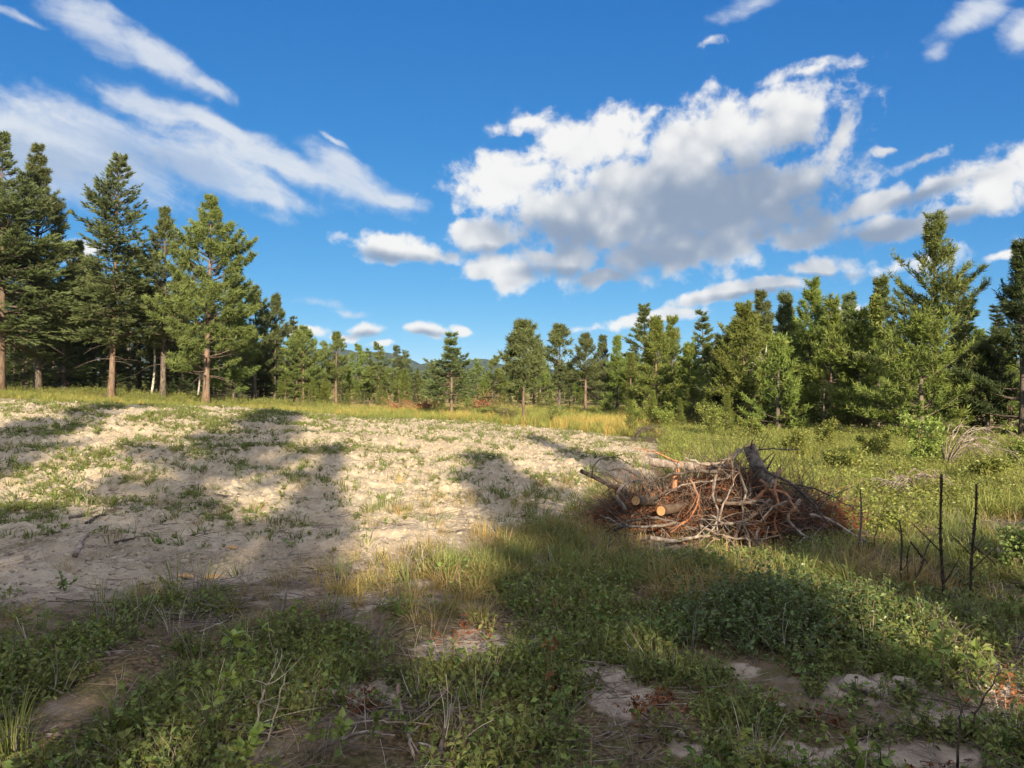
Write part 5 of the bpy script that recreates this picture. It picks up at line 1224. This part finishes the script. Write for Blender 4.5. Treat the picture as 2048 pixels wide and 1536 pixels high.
sapling([(1975, 1420, 3.8), (1960, 1360, 3.8), (1950, 1300, 3.85)], 'dull leaved sapling east of the drooping leaved one', 20, 0.055, m='cover', seed=707, side=5)
sapling([(1722, 1540, 3.15), (1712, 1510, 3.15), (1704, 1490, 3.2)], 'single bright sprout with upright leaves low before the bare curved sapling', 9, 0.05, seed=708, side=1)
sapling([(560, 1258, 5.0), (575, 1225, 5.0), (598, 1190, 5.05)], 'thin yellow leaved sapling beside the leaning grey stick', 9, 0.045, seed=709, side=2)
sapling([(1095, 1420, 3.9), (1100, 1370, 3.9), (1112, 1285, 4.0)], 'dark reddish twiggy sapling between the bare sand patches', 22, 0.03, m='rust', seed=710, side=5)
sapling([(1040, 1345, 4.2), (1048, 1310, 4.2), (1052, 1285, 4.25)], 'small grey leaved sprout on the sandy hump', 10, 0.035, m='aspen', seed=711, side=2)
sapling([(1640, 1230, 5.2), (1632, 1200, 5.2), (1625, 1165, 5.25)], 'young leafy shoot rising from the dark undergrowth', 18, 0.04, m='bluecover', seed=712, side=4)
def bare(pts, r, label, m, seed, side=6, tw=0.3):
    pts = [at3(*p) for p in pts]; pts[0] = (pts[0][0], pts[0][1], g1(pts[0][0], pts[0][1]) - 0.01)
    return bough(pts, r, label, m, 'bare_twig', 'twig', None, side, seed, tw)
bare([(508, 1448, 3.3), (520, 1400, 3.3), (545, 1350, 3.3), (556, 1300, 3.35)], 0.006, 'lichen speckled bare twig forking upward among the leaves', 'lichenwood', 721, 9, 0.4)
bare([(530, 1450, 3.3), (556, 1405, 3.3), (570, 1360, 3.3), (572, 1345, 3.35)], 0.0045, 'second thinner speckled twig close east of the forking one', 'lichenwood', 722, 5)
bare([(1914, 1536, 3.2), (1918, 1440, 3.2), (1926, 1400, 3.25), (1900, 1385, 3.25)], 0.006, 'dark bare sapling stem rising at the lower east corner', 'stalk', 723, 6, 0.4)
bare([(1925, 1432, 3.4), (1965, 1400, 3.4), (1990, 1360, 3.45), (2000, 1335, 3.5)], 0.006, 'dark bare stem curving up toward the east edge', 'stalk', 724, 5)
bare([(560, 1250, 5.05), (566, 1215, 5.05), (574, 1180, 5.05)], 0.017, 'grey weathered stick leaning in the grass at the edge of the bare soil', 'deadwood', 725, 0)
STK = [([(796, 1376), (800, 1440), (812, 1490), (828, 1536)], 0.013, 'thick grey dead branch lying toward the viewpoint', 'deadwood', 4), ([(806, 1490), (850, 1440), (930, 1398), (1022, 1362)], 0.008, 'long dark branch curving away over the ground cover', 'darkwood', 6),
       ([(640, 1520), (720, 1508), (790, 1515)], 0.010, 'grey twisted branch lying crosswise at the bottom edge', 'deadwood', 4), ([(812, 1500), (870, 1470), (950, 1445)], 0.007, 'grey branch lying across the dark tangle', 'deadwood', 6),
       ([(790, 1420), (850, 1415), (910, 1390)], 0.007, 'dark branch crossing behind the thick grey one', 'darkwood', 6), ([(880, 1536), (890, 1490), (900, 1450)], 0.012, 'short dark branch butt at the bottom edge', 'darkwood', 3),
       ([(700, 1470), (770, 1490), (860, 1488)], 0.006, 'thin grey branch running under the thick one', 'deadwood', 6), ([(838, 1510), (858, 1530), (866, 1545)], 0.006, 'pale short stick beside the thick grey branch', 'lichenwood', 0),
       ([(740, 1440), (800, 1462), (880, 1475)], 0.005, 'slender dark twig lying across the thick branch', 'darkwood', 6), ([(830, 1450), (880, 1430), (940, 1440)], 0.005, 'crooked dark twig at the back of the tangle', 'darkwood', 6),
       ([(1402, 1481), (1425, 1471), (1452, 1456)], 0.009, 'pale peeled stick lying on the bare brown soil', 'lichenwood', 0), ([(400, 1268), (440, 1252), (470, 1234)], 0.006, 'pale thin stick lying in front of the grey leaning one', 'lichenwood', 0),
       ([(150, 1132), (164, 1112), (180, 1098)], 0.026, 'pale split stick lying on the bare field bank', 'deadwood', 0), ([(140, 1046), (185, 1034), (245, 1024)], 0.022, 'long grey stick lying on the shaded slope', 'deadwood', 3), ([(172, 1055), (200, 1040), (240, 1032)], 0.018, 'forked grey stick beside the long one on the slope', 'darkwood', 3),
       ([(388, 1042), (396, 1030), (418, 1022)], 0.014, 'small bent stick on the slope in the shaded weeds', 'deadwood', 2), ([(230, 1112), (262, 1100), (300, 1090)], 0.012, 'thin dark stick on the field bank east of the split one', 'darkwood', 3),
       ([(1930, 1480), (1985, 1500), (2040, 1530)], 0.010, 'grey stick lying on the churned clay at the lower east corner', 'deadwood', 2), ([(1180, 1345), (1215, 1372), (1235, 1392)], 0.005, 'dark twig lying on the round sand patch', 'darkwood', 3), ([(1150, 1245), (1190, 1243), (1240, 1246)], 0.010, 'dark rotten stick lying in the grass below the brush pile', 'darkwood', 2)]
for i, (pts, r, lab, m, sd) in enumerate(STK):
    P3 = []
    for k, (a, b) in enumerate(pts):
        x, y = flat(a, b); P3.append((x, y, g1(x, y) + r * 0.8 + (0.06 if 0 < i < 10 and k > 0 else 0.01)))
    if i >= 12 and i <= 16:
        P3 = []
        for a, b in pts:                                         # on the slope: walk out along the view ray to the ground
            Y = 6.0
            while Y < 30 and 1.6 + (768 - b) / F * Y > float(base_z(np.array([(a - 1024) / F * Y]), np.array([Y]))[0]): Y += 0.05
            x = (a - 1024) / F * Y; P3.append((x, Y, g1(x, Y) + r))
    bough(P3, r, lab, m, 'stick', 'stick', None, sd, 740 + i, 0.35, 0.45)

# ------------------------------------------------------------------ tufts, weeds, lumps of clay
def ground_hit(px, py):
    Y = 3.0
    while Y < 60 and 1.6 + (768 - py) / F * Y > float(base_z(np.array([(px - 1024) / F * Y]), np.array([Y]))[0]): Y += 0.04
    return (px - 1024) / F * Y, Y
def tuft(px, py, h, n, label, m='gold', seed=0, spread=0.05, w=0.006, name='grass_tuft', bend=0.3):
    x, y = ground_hit(px, py); me = grass_proto(seed, n, (0.72 if m == 'gold' and n > 20 else 1.0) * h / F * y, w, spread, bend, M[m]); me.name = name
    tag(link(name, me, None, (x, y, g1(x, y))), label, 'grass')
for i, a in enumerate(((278, 1196, 34, 9, 'tiny golden grass tuft, first of three on the shaded bare soil'), (316, 1206, 62, 12, 'tall golden grass tuft, middle of three on the shaded bare soil'), (345, 1212, 36, 8, 'thin golden grass tuft, last of three on the shaded bare soil'),
        (775, 1022, 42, 60, 'green and gold grass clump at the edge of the sunlit slope'), (800, 1030, 34, 40, 'smaller golden grass clump beside the green and gold one'), (965, 1075, 60, 50, 'tall straw grass clump with wispy heads before the shaded bank'), (1010, 1090, 46, 50, 'dense straw grass clump east of the wispy one'),
        (1070, 1118, 46, 60, 'wide brown gold grass clump in front of the brush pile logs'), (745, 1022, 30, 30, 'short green grass clump west of the green and gold one'), (1462, 1112, 56, 30, 'golden grass clump standing before the brush pile'), (1500, 1118, 50, 24, 'second golden grass clump before the brush pile'), (720, 1195, 50, 70, 'sunlit straw grass clump on the small bare hump'),
        (690, 1190, 40, 50, 'pale grass clump on the west side of the small bare hump'), (850, 1165, 44, 50, 'pale bent grass clump behind the small bare hump'))):
    tuft(a[0], a[1], a[2], a[3], a[4], 'gold' if i not in (3, 8) else 'grass', 800 + i, 0.03 if i < 3 else 0.16)
for i, a in enumerate(((20, 1520, 130, 60, 'tall bright green grass clump in the lower west corner'), (240, 1480, 90, 60, 'loose green grass clump among the foreground ground cover'))):
    tuft(a[0], a[1], a[2], a[3], a[4], 'grass', 830 + i, 0.09, 0.005, bend=0.5)
def weed(px, py, h, label, seed, n=14):
    rng = np.random.default_rng(seed); x, y = ground_hit(px, py); H = h / F * y; s = np.linspace(0, 1, 5)
    root = empty('weed_plant', (x, y, g1(x, y))); tag(root, label, 'weed')
    V, Q, T = tubes(np.stack([0.03 * s, 0.02 * s, H * s - 0.02], -1)[None], (0.008 * (1 - 0.6 * s))[None], 6)
    link('stem', mk('stem', V, [Q, T], M['stem']), root)
    for k in range(n):
        a = k * 2.4; q = k / n; L = H * (0.55 - 0.35 * q); hz = H * (0.08 + 0.85 * q); e = 0.35 + 0.7 * q
        d = np.array([math.cos(a) * math.cos(e), math.sin(a) * math.cos(e), math.sin(e)]); sd = np.array([-math.sin(a), math.cos(a), 0]); o = np.array([0, 0, hz]); st = np.array([0, .35, .7, 1.0]); w = L * 0.16 * np.array([0.35, 1, 0.85, 0.05])
        C = o + d * (st * L)[:, None] + np.array([0, 0, -0.3]) * (st ** 2 * L)[:, None]
        V = np.stack([C - sd * w[:, None], C + np.array([0, 0, -0.12 * L]) * np.array([0, 1, .8, 0])[:, None], C + sd * w[:, None]], 1).reshape(-1, 3)
        Q = np.array([[3 * i + j, 3 * i + j + 1, 3 * i + j + 4, 3 * i + j + 3] for i in range(3) for j in range(2)])
        link('leaf', mk('leaf', V, Q, M['cover'], tone=np.full(len(V), 0.5 + 0.4 * rng.uniform())), root)
for i, a in enumerate(((132, 985, 52, 'tallest broad leaved weed standing on the shaded slope'), (30, 945, 30, 'dark broad leaved weed clump at the west edge of the slope'), (118, 915, 26, 'broad leaved weed between the edge clump and the tallest one'), (350, 850, 16, 'small weed in the sunlit soil near the shadow tip'),
        (545, 900, 22, 'broad leaved weed in the second shadow band'), (330, 885, 18, 'low weed between the two shadow bands'), (650, 985, 26, 'low weed at the east rim of the second shadow'), (985, 985, 24, 'weed in the dappled shade toward the brush pile'), (760, 920, 18, 'weed on the sunlit middle of the slope'), (470, 1020, 26, 'weed in deep shade low on the slope'))):
    weed(*a, 850 + i)
LUMP = [clod_proto(60 + k, M['greyclod'], 0.55) for k in range(6)]
for i, (px, py, r, lab) in enumerate(((1715, 1395, 0.085, 'big grey lump of clay at the west end of the churned ridge'), (1742, 1402, 0.055, 'rounded clay lump next to the big grey one'), (1765, 1412, 0.05, 'crumbled clay lump in front of the churned ridge'), (1808, 1398, 0.075, 'pale clay lump in the middle of the churned ridge'),
        (1835, 1408, 0.05, 'small cracked clay lump east of the pale one'), (1872, 1402, 0.055, 'clay lump half sunk in the churned ridge'), (1905, 1398, 0.045, 'low clay lump by the drooping leaved sapling'), (1960, 1400, 0.06, 'flat clay lump near the dark bare stems'), (1525, 1398, 0.04, 'clay lump alone among red leaves'), (1560, 1412, 0.035, 'small pale lump east of the lone one'),
        (660, 1100, 0.045, 'white stone on the field bank'), (478, 1182, 0.03, 'small pale stone on the shaded bare soil'), (440, 1228, 0.035, 'greyish stone at the rim of the ground cover'), (1360, 1470, 0.03, 'little white stone on the bare brown soil'))):
    x, y = flat(px, py); me = LUMP[i % 6]
    nm = 'stone' if 'stone' in lab else 'clay_lump'
    tag(link(nm, me, None, (x, y, g1(x, y) + r * 0.15), (0, 0, 1.7 * i), r), lab, 'stone' if nm == 'stone' else 'clay lump')
def chip(px, py, L, label, seed):
    rng = np.random.default_rng(seed); x, y = flat(px, py); n = 10; u = np.linspace(-1, 1, n); w = L * 0.22 * np.sqrt(1 - (u * 0.97) ** 2) * rng.uniform(0.7, 1.2, n)
    top = np.stack([u * L / 2, w, 0.01 + 0.02 * (1 - u ** 2)], -1); bot = np.stack([u * L / 2, -w, 0.01 + 0.01 * (1 - u ** 2)], -1)
    V = np.concatenate([top, bot, top - [0, 0, 0.012], bot - [0, 0, 0.012]]); i = np.arange(n - 1)
    Q = np.concatenate([np.stack([i, i + n, i + n + 1, i + 1], -1), np.stack([i + 2 * n, i + 2 * n + 1, i + 3 * n + 1, i + 3 * n], -1), np.stack([i, i + 1, i + 1 + 2 * n, i + 2 * n], -1), np.stack([i + n, i + 3 * n, i + 3 * n + 1, i + n + 1], -1)])
    tag(link('bark_chip', mk('bark_chip', V, Q, M['cut']), None, (x, y, g1(x, y)), (0, 0, rng.uniform(-.6, .6))), label, 'bark')
chip(425, 1142, 0.22, 'orange bark slab lying on the field bank', 1); chip(368, 1146, 0.16, 'smaller orange bark slab west of the long one', 2); chip(462, 1110, 0.12, 'little orange wood scrap above the bark slabs', 3)

# ------------------------------------------------------------------ evening haze over the valley
def build_haze():
    m, t, out = mat('thin_air')
    pv = t.node('ShaderNodeVolumePrincipled')
    pv.inputs['Color'].default_value = (0.62, 0.78, 1.0, 1); pv.inputs['Density'].default_value = 0.00007; pv.inputs['Anisotropy'].default_value = 0.0
    t.l.new(pv.outputs[0], out.inputs['Volume'])
    X, Y0, Y1, Z0, Z1 = 6200.0, -6200.0, 6200.0, -12.0, 190.0
    V = [(-X, Y0, Z0), (X, Y0, Z0), (X, Y1, Z0), (-X, Y1, Z0), (-X, Y0, Z1), (X, Y0, Z1), (X, Y1, Z1), (-X, Y1, Z1)]
    Q = np.array([[0, 3, 2, 1], [4, 5, 6, 7], [0, 1, 5, 4], [1, 2, 6, 5], [2, 3, 7, 6], [3, 0, 4, 7]])
    o = link('haze', mk('haze', V, Q, m)); tag(o, 'thin blue evening haze in the valley air', kind='stuff')
build_haze()
